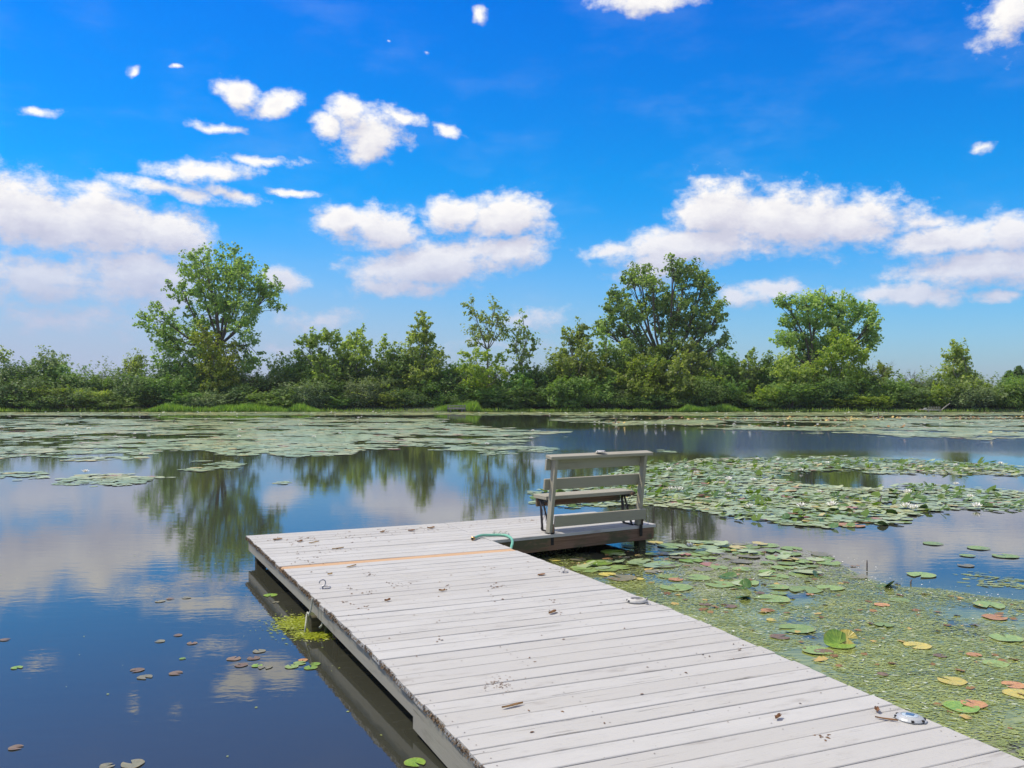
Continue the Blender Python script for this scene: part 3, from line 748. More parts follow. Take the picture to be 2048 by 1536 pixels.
tag(link('leaf_litter', mesh_np('leaf_litter', cv, cf, M_litter)), kind='stuff')

# ------------------------------------------------------------------ lily pads
def pad_mesh(name, m, seed, fold=0.0, segs=22):
    r_ = random.Random(seed); vs = [(0, 0, .01)]; notch = R(r_.uniform(10, 22)); n = segs
    for ring, rr in ((1, .55), (2, 1.0)):
        for i in range(n + 1):
            a = notch + (2 * math.pi - 2 * notch) * i / n
            rad = rr * (1 + .045 * math.sin(3 * a + seed) + .025 * math.sin(5 * a + seed * 2) + (r_.uniform(-.02, .02) if ring == 2 else 0))
            x, y = rad * math.cos(a), rad * math.sin(a); z = .012 * math.sin(4 * a + seed) * rr + (.02 * rr if ring == 2 else 0)
            if fold and y > .12:   # lifted side
                h_ = y - .12; y = .12 + h_ * math.cos(fold); z += h_ * math.sin(fold)
            vs.append((x, y, z))
    fs = [(0, 1 + i, 2 + i) for i in range(n)]
    fs += [(1 + i, 1 + i + n + 1, 2 + i + n + 1, 2 + i) for i in range(n)]
    me = bpy.data.meshes.new(name); me.from_pydata(vs, [], fs); me.materials.append(m)
    for p_ in me.polygons: p_.use_smooth = True
    me.update(); return me
PM = {k: [pad_mesh('lily_pad', M_pad[k], s) for s in range(3)] for k in M_pad}
PMF = [pad_mesh('lily_pad', M_pad['dark'], 10 + s, R(a)) for s, a in enumerate((28, 45, 62))] + [pad_mesh('lily_pad', M_pad['bright'], 20, R(60))]
NEARPOLY = [(1060,1108),(1130,1100),(1215,1092),(1300,1080),(1400,1083),(1520,1088),(1620,1104),(1700,1128),(1760,1160),(1800,1172),(1870,1178),(1960,1195),(2120,1215),(2300,1250),(2300,1700),(2200,1640),(2035,1501),(1785,1388),(1558,1298),(1308,1203),(1100,1126)]
ALGPOLY = NEARPOLY[:-6] + [(1700,1800),(1500,1640),(1250,1420),(1050,1250),(940,1160)]
SIDEPOLY = [(1900,1150),(2048,1135),(2200,1130),(2200,1185),(2048,1180),(1920,1172)]
MIDPOLY = [(1060,985),(1150,970),(1290,930),(1400,922),(1500,919),(1650,918),(1800,922),(1950,930),(2080,940),(2080,950),(1900,948),(1760,946),(1700,942),(1560,940),(1555,955),(1600,968),(1740,972),(1900,975),(2080,984),(2300,990),(2300,1030),(2080,1022),(1930,1018),(1830,1030),(1740,1045),(1660,1052),(1560,1046),(1450,1036),(1400,1018),(1300,1008),(1180,1012),(1060,1004)]
LEFTPOLY = [(-400,836),(870,836),(900,845),(960,852),(1140,866),(1130,874),(1020,880),(1100,892),(1090,902),(1000,905),(920,904),(880,900),(820,905),(700,904),(640,912),(520,915),(420,905),(330,905),(240,918),(100,925),(-400,945)]
LP2 = [[(-300,948),(60,944),(100,950),(30,960),(-300,968)], [(100,968),(180,952),(300,950),(360,953),(300,962),(220,970),(130,974)], [(340,940),(400,930),(480,930),(500,934),(470,941),(400,948)], [(380,926),(440,922),(470,925),(440,930)],
       [(540,965),(575,962),(570,967)], [(1290,905),(1330,900),(1390,903)], [(930,903),(960,897),(1100,893),(1105,899),(1000,906)]]
RIGHTPOLY = [(1080,838),(1150,833),(1400,836),(1700,834),(2400,834),(2400,882),(2048,878),(1900,876),(1750,870),(1600,862),(1450,858),(1300,852),(1180,846)]
FRINGE = [(-600,824.5),(2600,824.5),(2600,830.5),(1400,832),(900,830),(500,831),(-600,832)]
def scatter(poly, n, seed, Ymin, Ymax, Xm=None, nz=(.12, .12, .45, 0), fine=0):
    r_ = np.random.default_rng(seed)
    Y = np.sqrt(r_.uniform(Ymin ** 2, Ymax ** 2, n)); pxs = [p[0] for p in poly]
    X = (r_.uniform(min(pxs), max(pxs), n) - CX) / F * Y
    px, py = CX + F * X / Y, HY + F * ZC / Y
    j1 = fbm(X * .7 + 7, Y * .7, seed + 50, 3) - .5; j2 = fbm(X * .7, Y * .7 + 31, seed + 60, 3) - .5
    k = inpoly(px + j1 * 90, py + j2 * np.clip((py - 815) * .22, 0, 26), poly)
    if nz:
        v = fbm(X * nz[0] + 50, Y * nz[1] + 50, seed, 5) ; k &= v > nz[2] - nz[3] * r_.uniform(0, 1, n)
    if fine: k &= fbm(X * .9 + 9, Y * .8 + 9, seed + 3, 4) > fine
    return X[k], Y[k]
def onwater(X, Y, r_=.0):
    """drop points that would sit under the dock or platform"""
    dx, dy = X - A.x, Y - A.y
    s = dx * E.x + dy * E.y; o_ = dx * Nn.x + dy * Nn.y
    k = (s > -.1 - r_) & (o_ > -.02 - r_) & (o_ < WID + .02 + r_)
    fx, fy = X - J1.x, Y - J1.y
    u = fx * fd.x + fy * fd.y; v = fx * fn.x + fy * fn.y
    k |= (u > -.5) & (u < 2.42 + r_) & (v > .0 - r_) & (v < 1.45 + r_)
    return ~k
def pads_stuff(name, sets, m, segs=7, fold=.0, zr=(.006, .03), tilt=.03, asp=1.0):
    V_, F_ = [], []
    b = 0
    for (X, Y, rr, seed) in sets:
        r_ = np.random.default_rng(seed); n = len(X)
        rad = r_.uniform(rr[0], rr[1], n); ph = r_.uniform(0, 6.28, n); z0 = r_.uniform(zr[0], zr[1], n)
        tx, ty = r_.normal(0, tilt, n), r_.normal(0, tilt, n); lift = (r_.uniform(0, 1, n) < fold)
        nt = .3
        ang = ph[:, None] + np.linspace(nt, 2 * math.pi - nt, segs)[None, :]
        rv = rad[:, None] * r_.uniform(.88, 1.08, (n, segs))
        x = rv * np.cos(ang); y = rv * np.sin(ang)
        if asp != 1: a_s = r_.uniform(1, asp, n)[:, None]; x, y = x * a_s, y / np.sqrt(a_s); t_ = (.3 + r_.normal(0, .45, n))[:, None]; x, y = x * np.cos(t_) + y * np.sin(t_), y * np.cos(t_) - x * np.sin(t_)
        z = z0[:, None] + x * tx[:, None] + y * ty[:, None]
        hgt = np.where(lift[:, None] & (x > 0), x, 0); z = z + hgt * .45; x = np.where(hgt > 0, x * .85, x)
        c = np.stack([X, Y, z0], -1)[:, None, :]
        ring = np.stack([x + X[:, None], y + Y[:, None], np.maximum(z, .003)], -1)
        vv = np.concatenate([c, ring], 1).reshape(-1, 3)
        st_ = b + np.arange(n)[:, None] * (segs + 1)
        for k in range(1, segs): F_.append(np.stack([st_[:, 0], st_[:, 0] + k, st_[:, 0] + k + 1], -1))
        V_.append(vv); b += len(vv)
    o = link(name, mesh_np(name, np.concatenate(V_), np.concatenate(F_), m)); return tag(o, kind='stuff')

# explicit pads: column, row, radius m, colour, what it is like
padroot = []
def pad(px, py, rad, kind, lab, group, me=None, rot=None, tilt=(0, 0), z=.008):
    if group != GL and kind in ('orange', 'red', 'yellow'): rad *= .8
    p = W(px, py); o = link('lily_pad', me or random.choice(PM[kind]), loc=(p.x, p.y, z), rot=(tilt[0], tilt[1], random.uniform(0, 6.28) if rot is None else rot), scale=rad)
    return tag(o, lab, 'lily pad', group)
GL = 'stray pads on the open water left of the dock'
for (px, py, rad, kind, lab) in [
 (274,1341,.062,'red','red lily pad at the left end of the open-water cluster, above a tan one'), (290,1355,.065,'olive','olive pad with torn rim just below the leftmost red pad'), (352,1347,.06,'red','dark red pad alone right of the olive pad'),
 (320,1283,.05,'olive','small tan pad on open water farther out than the red pads'), (356,1271,.045,'red','faint reddish pad on open water midway to the dock'), (384,1287,.05,'red','sunken reddish pad below and right of the faint one'),
 (320,1203,.06,'olive','pale tan pad, leftmost of three in the far open water'), (341,1198,.05,'red','brownish pad, middle of three in the far open water'), (373,1196,.055,'olive','grey-brown pad, rightmost of three in the far open water'),
 (365,1318,.03,'bright','tiny bright green pad alone on open water'), (468,1318,.066,'red','round red pad farthest left of the clump by the dock reflection'), (482,1331,.06,'red','second red pad, lower in the clump by the dock reflection'),
 (507,1317,.06,'red','dull red pad at the top right of the clump by the dock reflection'), (518,1303,.062,'olive','brown pad standing off above the clump by the dock reflection'), (514,1332,.05,'bright','small bright green pad inside the red clump'),
 (530,1335,.066,'olive','large olive pad touching the small bright green one'), (583,1334,.062,'green','green pad left of the pair at the edge of the dock reflection'), (600,1327,.06,'green','green pad half under a yellow leaf beside the dock reflection'),
 (606,1321,.045,'orange','small orange pad folded over a green one beside the dock reflection'), (621,1336,.062,'bright','bright green pad nearest the dock reflection, lower of two'), (630,1329,.05,'bright','bright green pad nearest the dock reflection, upper of two'),
 (34,1336,.05,'bright','ragged green pad near the left border of the picture'), (10,1280,.05,'red','faint red pad at the left border of the picture'), (32,1496,.05,'red','torn reddish pad in the lower left corner'),
 (265,1529,.075,'olive','tan rotting pad at the bottom of the picture left of the dock'), (214,1533,.05,'olive','small tan pad left of the rotting one at the bottom'), (541,1191,.085,'bright','bright green pad floating in the dark reflection of the dock'),
 (552,1205,.04,'olive','small pale pad below the green one in the dark reflection'), (830,1526,.075,'bright','yellow-green pointed pad under the near left edge of the dock')]:
    pad(px, py, rad * .8, kind, lab, GL, z=.004)
GR = 'lily pads floating right of the dock'
for (px, py, rad, kind, lab) in [
 (1200,1126,.16,'bright','large fresh green pad in the shade below the platform'), (1225,1105,.15,'bright','green pad in the shade nearest the platform beam'), (1172,1141,.15,'green','green pad touching the right edge of the dock below the platform'),
 (1110,1121,.10,'yellow','yellow curled pad in the dark corner under the platform'), (1215,1119,.08,'orange','small orange pad beside the large shaded green pad'), (1243,1157,.16,'olive','brown rotting pad with a yellow tip near the dock edge'),
 (1278,1159,.07,'yellow','yellow tip of pad beside the brown rotting pad'), (1215,1150,.12,'yellow','dull yellow pad left of the brown rotting pad'), (1345,1093,.19,'green','big flat green pad right of the platform post'), (1310,1086,.14,'yellow','yellowish pad at the outer rim of the mat near the platform'),
 (1390,1089,.14,'yellow','yellow-edged pad next to the nearest open flower'), (1395,1108,.17,'green','green pad below the nearest open flower'), (1382,1122,.14,'bright','bright pad with raised fold below the nearest open flower'), (1330,1130,.18,'green','wide green pad in the middle of the near mat'),
 (1463,1149,.11,'orange','bright orange pad in the near mat'), (1352,1160,.10,'orange','small orange-brown curled pad in the near mat'), (1352,1176,.17,'green','long green pad with a dark fold in the near mat'), (1440,1170,.16,'green','green pad right of the long one with the dark fold'),
 (1492,1166,.14,'green','flat green pad below the orange pad'), (1610,1181,.17,'green','green pad with a short dark fold beside open water'), (1545,1199,.17,'green','flat pale green pad below the one with the dark fold'), (1593,1259,.15,'green','pale round pad standing out on the algae beside the dock'),
 (1535,1222,.08,'orange','orange pad on the algae above the pale round pad'), (1543,1241,.06,'yellow','small yellow pad just above the pale round pad'), (1648,1305,.09,'red','red pad lying flat on the algae by the boards'), (1560,1275,.10,'red','reddish torn pad touching the dock edge'),
 (1835,1293,.13,'yellow','yellow square-looking pad on the algae, right half of the picture'), (1830,1291,.05,'yellow','small yellow scrap on the yellow square-looking pad'), (1905,1364,.12,'yellow','pointed yellow-green pad low on the algae'), (1923,1416,.11,'bright','bright green oval pad near the silver solar light'),
 (1948,1410,.10,'orange','orange pad behind the bright green oval pad'), (2040,1390,.13,'yellow','yellow and orange pad at the right border'), (2028,1372,.10,'orange','orange ragged pad above the yellow one at the right border'), (1990,1236,.13,'orange','long orange pad far out on the algae'),
 (1764,1211,.09,'orange','orange-pink pad at the edge of the blue gap'), (1948,1311,.07,'orange','small orange pad upright on the algae'), (1880,1313,.06,'red','small pink-red pad under a white twig'), (1766,1350,.05,'red','tiny red pad on the algae near the boards'),
 (1520,1187,.06,'red','small red pad among the pale green ones'), (1410,1210,.07,'red','dark red pad close to the broken solar light'), (1460,1214,.08,'red','red-brown pad right of the broken solar light'), (1620,1190,.05,'orange','small orange scrap pad right of the dark-folded one'),
 (1843,1151,.15,'green','green pad alone on open water right of the mat'), (1866,1088,.13,'green','green pad alone on far open water, left of two'), (1957,1097,.14,'green','green pad alone on far open water, right of two'), (2010,1113,.15,'green','green pad near the right border on open water'), (1932,1132,.09,'olive','dark thin pad sunken in the open water'),
 (1935,1112,.09,'green','small dark-notched pad left of the one at the right border'), (1260,1094,.1,'green','green pad half behind the platform post')]:
    pad(px, py, rad, kind, lab, GR)
p = W(1692, 1288)
pad(1678, 1290, .13, 'bright', 'green and yellow pad curling up in two lobes beside the dock', GR, me=PMF[3], rot=.3)
pad(1695, 1286, .09, 'yellow', 'glossy yellow lobe standing upright beside the dock', GR, me=PM['yellow'][0], tilt=(1.0, .3), z=.04)
GM = 'lily pads in the mat right of the bench'
for (px, py, rad, kind, lab) in [(1702,1051,.26,'orange','large orange pad on the near rim of the mat right of the bench'), (1732,1044,.16,'orange','pale orange pad just right of the large orange one'), (1430,996,.22,'orange','orange-pink torn pad in the mat nearer the bench'),
 (1545,978,.25,'olive','tan torn pad in the middle of the mat'), (1420,958,.2,'yellow','yellow-green pad standing high in the mat near the bench'), (1710,1005,.22,'yellow','yellow-green curled pad beside two white flowers'), (1770,1002,.24,'olive','long brown rotting pad right of the yellow-green curled one')]:
    pad(px, py, rad, kind, lab, GM)
# near and middle mats: the largest on screen are single pads, the rest one mass
cand = []
Xn, Yn = scatter(NEARPOLY, 900, 11, 3.2, 12.2, nz=(.5, .5, .42, .1))
dens = rng.uniform(0, 1, len(Xn)); pxn, pyn = pxof(Xn, Yn)
k = (dens < np.clip((1185 - pyn) / 60, .07, 1)) & onwater(Xn, Yn, .12)
for X, Y in zip(Xn[k], Yn[k]): cand.append((X, Y, random.uniform(.08, .14), 0))
Xm, Ym = scatter(MIDPOLY, 6000, 12, 12.5, 27, nz=(.22, .22, .36, .15)); k = onwater(Xm, Ym, .1)
for X, Y in zip(Xm[k], Ym[k]): cand.append((X, Y, random.uniform(.075, .14), 1))
cand.sort(key=lambda c: -c[2] / c[1])
# keep single pads apart
kept = []
for c in cand:
    if all((c[0] - d_[0]) ** 2 + (c[1] - d_[1]) ** 2 > (.75 * (c[2] + d_[2])) ** 2 for d_ in kept[-900:]): kept.append(c)
single = [c for c in kept if 0 < pxof(c[0], c[1])[0] < 2048][:210]; sset = set(map(id, single))
LOOK = {'green': 'green notched lily pad', 'bright': 'fresh yellow-green lily pad', 'dark': 'dark curled-up lily pad', 'olive': 'dull olive lily pad'}
MARKS0 = [(1200,1126,'large shaded pad'), (1243,1157,'brown rotting pad'), (1290,1090,'platform post'), (1380,1098,'nearest open flower'), (1330,1130,'wide mid-mat pad'), (1463,1149,'bright orange pad'), (1352,1176,'long dark-folded pad'),
 (1352,1160,'orange-brown pad'), (1440,1170,'plain mid-mat pad'), (1610,1181,'short-folded pad'), (1545,1199,'pale flat pad'), (1593,1259,'pale round pad'), (1410,1210,'broken solar light'), (1535,1222,'algae-bound orange pad'), (1678,1290,'two-lobed pad'),
 (1764,1211,'orange-pink pad'), (1734,1136,'thin dark stalk'), (1835,1293,'square yellow pad'), (1990,1236,'long orange pad'), (1905,1364,'pointed yellow-green pad'), (1923,1416,'bright oval pad'), (2030,1380,'ragged border pads'), (1500,1110,'gap of open water'), (1560,1140,'near mat rim')]
MARKS1 = [(1499,1018,'near-rim lily'), (1602,1016,'left curled-pad lily'), (1664,1014,'right curled-pad lily'), (1820,1018,'touching pair of lilies'), (1953,1016,'rightmost near-rim lily'), (1815,987,'lone thin-part lily'), (1348,982,'bench-side lily pair'), (1339,941,'bench-top-level lily'),
 (1391,947,'lily by the seed head'), (1457,959,'mid-mat lily'), (1506,962,'bright-pad lily'), (1456,992,'half open lily'), (1590,930,'twin far-rim lilies'), (1602,942,'dark-reflection lily'), (1654,927,'lone far-rim lily'), (1555,920,'leftmost far-rim lily'), (2000,929,'lily by brown stalks'),
 (1911,931,'small far-rim lily'), (1940,996,'pale right-hand lily'), (1702,1051,'large orange pad'), (1770,1002,'long brown rotting pad'), (1710,1005,'yellow-green curled pad'), (1545,978,'tan torn pad'), (1430,996,'orange-pink torn pad'), (1420,958,'high yellow-green pad'), (1200,990,'bench back'), (1600,1045,'near rim corner'), (1750,1035,'near rim'), (1880,1010,'outer right part')]
LK = []
def place(c):
    px_, py_ = pxof(c[0], c[1]); best = min((MARKS0, MARKS1)[c[3]], key=lambda m_: abs(m_[0] - px_) + 3.5 * abs(m_[1] - py_)); dx, dy = px_ - best[0], (py_ - best[1]) * 3.5
    di = ('right of' if dx > 0 else 'left of') if abs(dx) > abs(dy) else ('in front of' if dy > 0 else 'behind')
    return di + ' the ' + best[2]
for c in single:
    r_ = random.random(); kind = 'green' if r_ < .66 else 'bright' if r_ < .78 else 'dark' if r_ < (.97 if c[3] else .84) else 'olive'
    if kind == 'dark': me = random.choice(PMF[:3]); rad = c[2] * .8
    else: me = random.choice(PM[kind]); rad = c[2]
    o = link('lily_pad', me, loc=(c[0], c[1], random.uniform(.004, .012)), rot=(random.gauss(0, .02), random.gauss(0, .02), random.uniform(0, 6.28)), scale=rad)
    tag(o, f'{LOOK[kind]} {place(c)}', 'lily pad', ('lily pads floating right of the dock', GM)[c[3]]); LK.append((o['label'], c[0] / c[1], o))
byl = {}
for l_, u_, o in sorted(LK, key=lambda t: (t[0], t[1])): byl.setdefault(l_, []).append(o)
NUM = ['first', 'second', 'third', 'fourth', 'fifth', 'sixth', 'seventh']
for l_, os_ in byl.items():
    if 2 <= len(os_) <= 7:
        for q_, o in enumerate(os_): o['label'] = l_ + f', {NUM[q_]} from left'
rest = np.array([c[:3] for c in cand if id(c) not in sset])
extraX, extraY = scatter(MIDPOLY, 7000, 21, 12.5, 27, nz=(.35, .35, .42, .12)); k = onwater(extraX, extraY, .1); extraX, extraY = extraX[k], extraY[k]
sets = [(rest[:, 0], rest[:, 1], (.075, .135), 5), (extraX, extraY, (.05, .12), 6)]
o = pads_stuff('lily_pads_mass', sets, M_padstuff, fold=.06)
o.name = 'lily_pads'
X, Y = scatter(MIDPOLY, 1500, 23, 12.5, 27, nz=(.22, .22, .40, .1)); k = onwater(X, Y, .1)
M_curl = leaf_mat('curled_rim', (.06, .13, .02), (.16, .27, .04), trans=.35, rough=.4)
pads_stuff('curled_leaf_tips', [(X[k], Y[k], (.045, .11), 24)], M_curl, segs=6, fold=1.0, zr=(.02, .05), tilt=.35)
# far mats
fs_ = []
X, Y = scatter(LEFTPOLY, 70000, 31, 20, 68, nz=(.30, .46, .50, .13), fine=.36); py = pxof(X, Y)[1]; k = rng.uniform(0, 1, len(X)) < 1 - .72 * np.clip((py - 882) / 30, 0, 1); X, Y = X[k], Y[k]; fs_.append((X, Y, (.13, .28), 7))
for q, poly in enumerate(LP2):
    X, Y = scatter(poly, 2600 if q < 3 else 500, 40 + q, 17, 32, nz=(.5, .6, .50, .25)); k = onwater(X, Y, .1); fs_.append((X[k], Y[k], (.09, .17), 50 + q))
X, Y = scatter(RIGHTPOLY, 42000, 33, 33, 66, nz=(.20, .36, .50, .13), fine=.36); fs_.append((X, Y, (.15, .30), 8))
X, Y = scatter(FRINGE, 15000, 34, 65, 77, nz=(.1, .3, .30, .2)); fs_.append((X, Y, (.18, .32), 9))
o = pads_stuff('lily_pads', fs_, M_padstuff, segs=7, fold=.0, zr=(.004, .02), tilt=.008)
# curled, brown and dead pieces in the far right mat
X, Y = scatter(RIGHTPOLY, 2600, 36, 40, 64, nz=(.06, .3, .58, .03)); fs_ = [(X, Y, (.05, .12), 12)]
X, Y = scatter(RIGHTPOLY, 1500, 37, 35, 42, nz=(.2, .4, .5, .1)); 
tag(pads_stuff('withered_leaves', fs_, M_bits, segs=5, fold=.5, zr=(.01, .05), tilt=.25), kind='stuff')
# surface algae: small flecks beside the dock and in the middle mat
fs_ = []
X, Y = scatter(ALGPOLY, 210000, 61, 3.0, 12.2, nz=(.9, .9, .43, .16)); px, py = pxof(X, Y); k = onwater(X, Y, -.45) & (rng.uniform(0, 1, len(X)) < np.clip((py - 1090) / 90, .15, 1)); fs_.append((X[k], Y[k], (.004, .0135), 62))
X, Y = scatter(SIDEPOLY, 3000, 63, 7, 12, nz=(.9, .9, .45, .1)); fs_.append((X, Y, (.012, .034), 64))
X, Y = scatter(MIDPOLY, 9000, 65, 12.5, 27, nz=(.15, .3, .50, .1)); k = onwater(X, Y); fs_.append((X[k], Y[k], (.03, .08), 66))
pads_stuff('surface_algae', fs_, M_algae, segs=5, zr=(.003, .007), tilt=.05, asp=3.2)
# bright algae clump by the timber stub
n = 2600; a_ = rng.uniform(0, 6.28, n); rr = np.abs(rng.normal(0, .5, n))
c0 = W(598, 1247); c1 = W(632, 1270)
X1 = c0.x + np.cos(a_) * rr * .26; Y1 = c0.y + np.sin(a_) * rr * .30; X2 = c1.x + np.cos(a_[:1600]) * rr[:1600] * .22; Y2 = c1.y + np.sin(a_[:1600]) * rr[:1600] * .17
o = pads_stuff('bright_algae', [(np.concatenate([X1, X2]), np.concatenate([Y1, Y2]), (.005, .012), 67)], M_limealgae, segs=5, zr=(.002, .010), tilt=.15, asp=2.5)
# orange, red and brown leaf scraps on the algae
X, Y = scatter(NEARPOLY, 420, 68, 3.0, 11.5, nz=None); k = onwater(X, Y)
pads_stuff('leaf_scraps', [(X[k], Y[k], (.015, .05), 69)], M_bits, segs=5, zr=(.006, .014), tilt=.12)
X, Y = scatter([(-300,1000),(480,1080),(700,1540),(-300,1540)], 90, 77, 4, 16, nz=None)
X2, Y2 = scatter([(470,1130),(640,1250),(860,1540),(760,1540),(540,1290)], 90, 78, 4, 11, nz=None)
pads_stuff('floating_specks', [(np.concatenate([X, X2]), np.concatenate([Y, Y2]), (.004, .012), 79)], M_algae, segs=5, zr=(.002, .004), tilt=.05)
# white specks: fallen petals and foam on the near mat
X, Y = scatter(NEARPOLY, 900, 71, 3.5, 11.8, nz=(.8, .8, .45, .1)); k = onwater(X, Y)
X2, Y2 = scatter([(1560,1095),(1700,1115),(1800,1160),(2048,1190),(2048,1215),(1850,1195),(1700,1150)], 700, 72, 6, 12, nz=None)
pads_stuff('petal_specks', [(np.concatenate([X[k], X2]), np.concatenate([Y[k], Y2]), (.004, .010), 73)], M_petal, segs=5, zr=(.008, .014), tilt=.1)

MARK = [(0, 'at the far left end of the bank'), (110, 'below the pale round-headed tree'), (200, 'between the round-headed and tuft-headed trees'), (268, 'below the small tuft-headed tree'), (345, 'left of the tallest left cottonwood trunk'), (430, 'at the foot of the tallest left cottonwood'), (510, 'right of the tallest left cottonwood trunk'), (575, 'under the thin grey wispy tree'),
        (650, 'below the leftmost tree of the left cluster'), (725, 'in the middle of the left cluster'), (800, 'between the two-tipped and cone-shaped trees'), (860, 'right of the cone-shaped tree'), (915, 'behind the distant slatted bench'), (975, 'below the central see-through tree'), (1045, 'below the slender sparse tree'), (1110, 'left of the tree beside the big cottonwood'), (1165, 'below the tree beside the big cottonwood'),
        (1230, 'left of the big right-hand cottonwood'), (1300, 'under the rounded yellow-green tree'), (1365, 'by the pale leaning trunk'), (1440, 'right of the big right-hand cottonwood'), (1505, 'between the two right-hand cottonwoods'), (1585, 'at the left foot of the grey-green cottonwood'), (1670, 'below the full bright green tree'), (1745, 'below the bare dead tree'),
        (1810, 'left of the distant jetty'), (1870, 'behind the distant jetty'), (1930, 'below the standing-apart tree'), (1990, 'left of the small spruce'), (2048, 'at the right border')]
def where(px): return min(MARK, key=lambda m_: abs(m_[0] - px))[1]
NUM = ['first', 'second', 'third', 'fourth', 'fifth', 'sixth', 'seventh', 'eighth', 'ninth']
def unique(items):
    d_ = {}
    for l_, u_, o in sorted(items, key=lambda t: (t[0], t[1])): d_.setdefault(l_, []).append(o)
    for l_, os_ in d_.items():
        if 2 <= len(os_) <= 9:
            for q_, o in enumerate(os_): o['label'] = l_ + f', {NUM[q_]} from left'
# ------------------------------------------------------------------ water lily flowers
def flower_meshes():
    vs, fs = [], []
    for ring, (n, L, w_, el_, r0) in enumerate([(9, .060, .020, 22, .008), (8, .052, .018, 45, .007), (7, .042, .015, 66, .005)]):
        for i in range(n):
            a = 2 * math.pi * i / n + ring * .35; e = R(el_ + random.uniform(-5, 5)); b = len(vs)
            for (t, ww, up) in ((0, .25, 0), (.35, .9, -.004), (.7, .8, -.001), (1, 0.0, .006)):
                x = r0 + L * t * math.cos(e); z = .008 + L * t * math.sin(e) + up
                for sg in ((-1, 1) if ww else (0,)):
                    y = sg * w_ / 2 * ww; zz_ = z + (abs(y) * .35)
                    vs.append((x * math.cos(a) - y * math.sin(a), x * math.sin(a) + y * math.cos(a), zz_))
            fs += [(b, b + 1, b + 3, b + 2), (b + 2, b + 3, b + 5, b + 4), (b + 4, b + 5, b + 6)]
    me = bpy.data.meshes.new('petals'); me.from_pydata(vs, [], fs); me.materials.append(M_petal); me.update()
    mb = MB()
    for i in range(12):
        a = i * .5236; mb.tube([(.004 * math.cos(a), .004 * math.sin(a), .008), (.012 * math.cos(a), .012 * math.sin(a), .032)], [.002, .0015], 4)
    return me, mb.mesh('stamens', M_stamen)
pm, sm_ = flower_meshes()
FL = [(1380,1098,1.25,'open white lily with yellow heart nearest the dock'), (1499,1018,1.5,'white lily at the near rim of the mat, left of a curled green pad'), (1602,1016,1.6,'white lily left of the yellow-green curled pad'), (1664,1014,1.6,'white lily right of the yellow-green curled pad'),
 (1812,1017,1.7,'left bloom of the touching pair of white lilies'), (1828,1020,1.5,'right bloom of the touching pair of white lilies'), (1953,1016,1.5,'white lily farthest right along the near rim of the mat'), (1815,987,1.4,'single white lily in the thin outer part of the mat'),
 (1341,982,1.6,'left bloom of the pair of lilies just right of the bench'), (1357,983,1.9,'right bloom of the pair of lilies just right of the bench'), (1339,941,1.6,'white lily level with the top of the bench'), (1374,936,1.3,'small lily behind the one level with the bench top'), (1391,947,1.3,'white lily beside a brown seed head'),
 (1457,959,1.3,'white lily in mid mat left of the yellow bud'), (1506,962,1.3,'white lily over a bright green pad in mid mat'), (1456,992,1.3,'half open lily above a folded pad in mid mat'), (1577,930,1.3,'white lily on the far rim, left of two'), (1602,929,1.3,'white lily on the far rim, right of two'), (1602,942,1.2,'white lily at the edge of the dark reflection'),
 (1654,927,1.3,'white lily alone on the far rim above the dark reflection'), (1555,920,1.2,'white lily at the top left of the far rim'), (1632,928,1.0,'small yellowish lily between two white ones on the far rim'), (2000,929,1.6,'white lily beside brown stalks near the right border'), (1911,931,1.1,'small white lily in the right of the far rim'), (1940,996,1.2,'pale lily above a folded pad near the right border'),
 (170,945,1.5,'white lily on the thin patch in the left water'), (283,909,1.6,'white lily at the lower rim of the left mat'), (1062,876,1.5,'white lily on the mat behind the bench')]
GF = 'white water lilies in bloom'
def flower(X, Y, s_, lab, small=False, gr=GF):
    if small:
        o = link('water_lily', pm, loc=(X, Y, .03), rot=(0, 0, random.random() * 6), scale=s_); return tag(o, lab, 'water lily', gr)
    r = tag(link('water_lily', None, loc=(X, Y, .03), rot=(random.uniform(-.15, .15), random.uniform(-.15, .15), random.random() * 6), scale=s_), lab, 'water lily', gr); r.empty_display_size = .05
    link('petals', pm, r); link('stamens', sm_, r)
for (px, py, s_, lab) in FL:
    q = W(px, py + 3); flower(q.x, q.y, s_ * 1.1, lab)
SMALL = []
for (poly, n, Y0, Y1, seed, s_, lab, gr) in [(RIGHTPOLY, 110, 47, 64, 81, 1.35, 'tiny lily, far right mat,', 'lilies of the far right mat'), (FRINGE, 170, 65, 76, 82, 1.5, 'tiny lily, shore fringe,', 'lilies along the far shore'), (LEFTPOLY, 50, 24, 60, 83, 1.8, 'tiny lily, far left mat,', 'lilies of the far left mat'), (MIDPOLY, 26, 14, 26, 84, 1.2, 'small white lily, flowering mat,', 'small lilies right of the bench')]:
    X, Y = scatter(poly, n, seed, Y0, Y1, nz=None)
    for x, y in zip(X, Y):
        px_, _ = pxof(x, y)
        if 0 < px_ < 2048 and onwater(np.array([x]), np.array([y]))[0]: o = flower(float(x), float(y), s_ * random.uniform(.8, 1.2), lab, True, gr); o['label'] = lab + (' ' + where(px_) if seed != 84 else ' ' + ('near the bench' if px_ < 1450 else 'in its middle' if px_ < 1750 else 'towards the right border')); SMALL.append((o['label'], px_, o))
unique(SMALL)
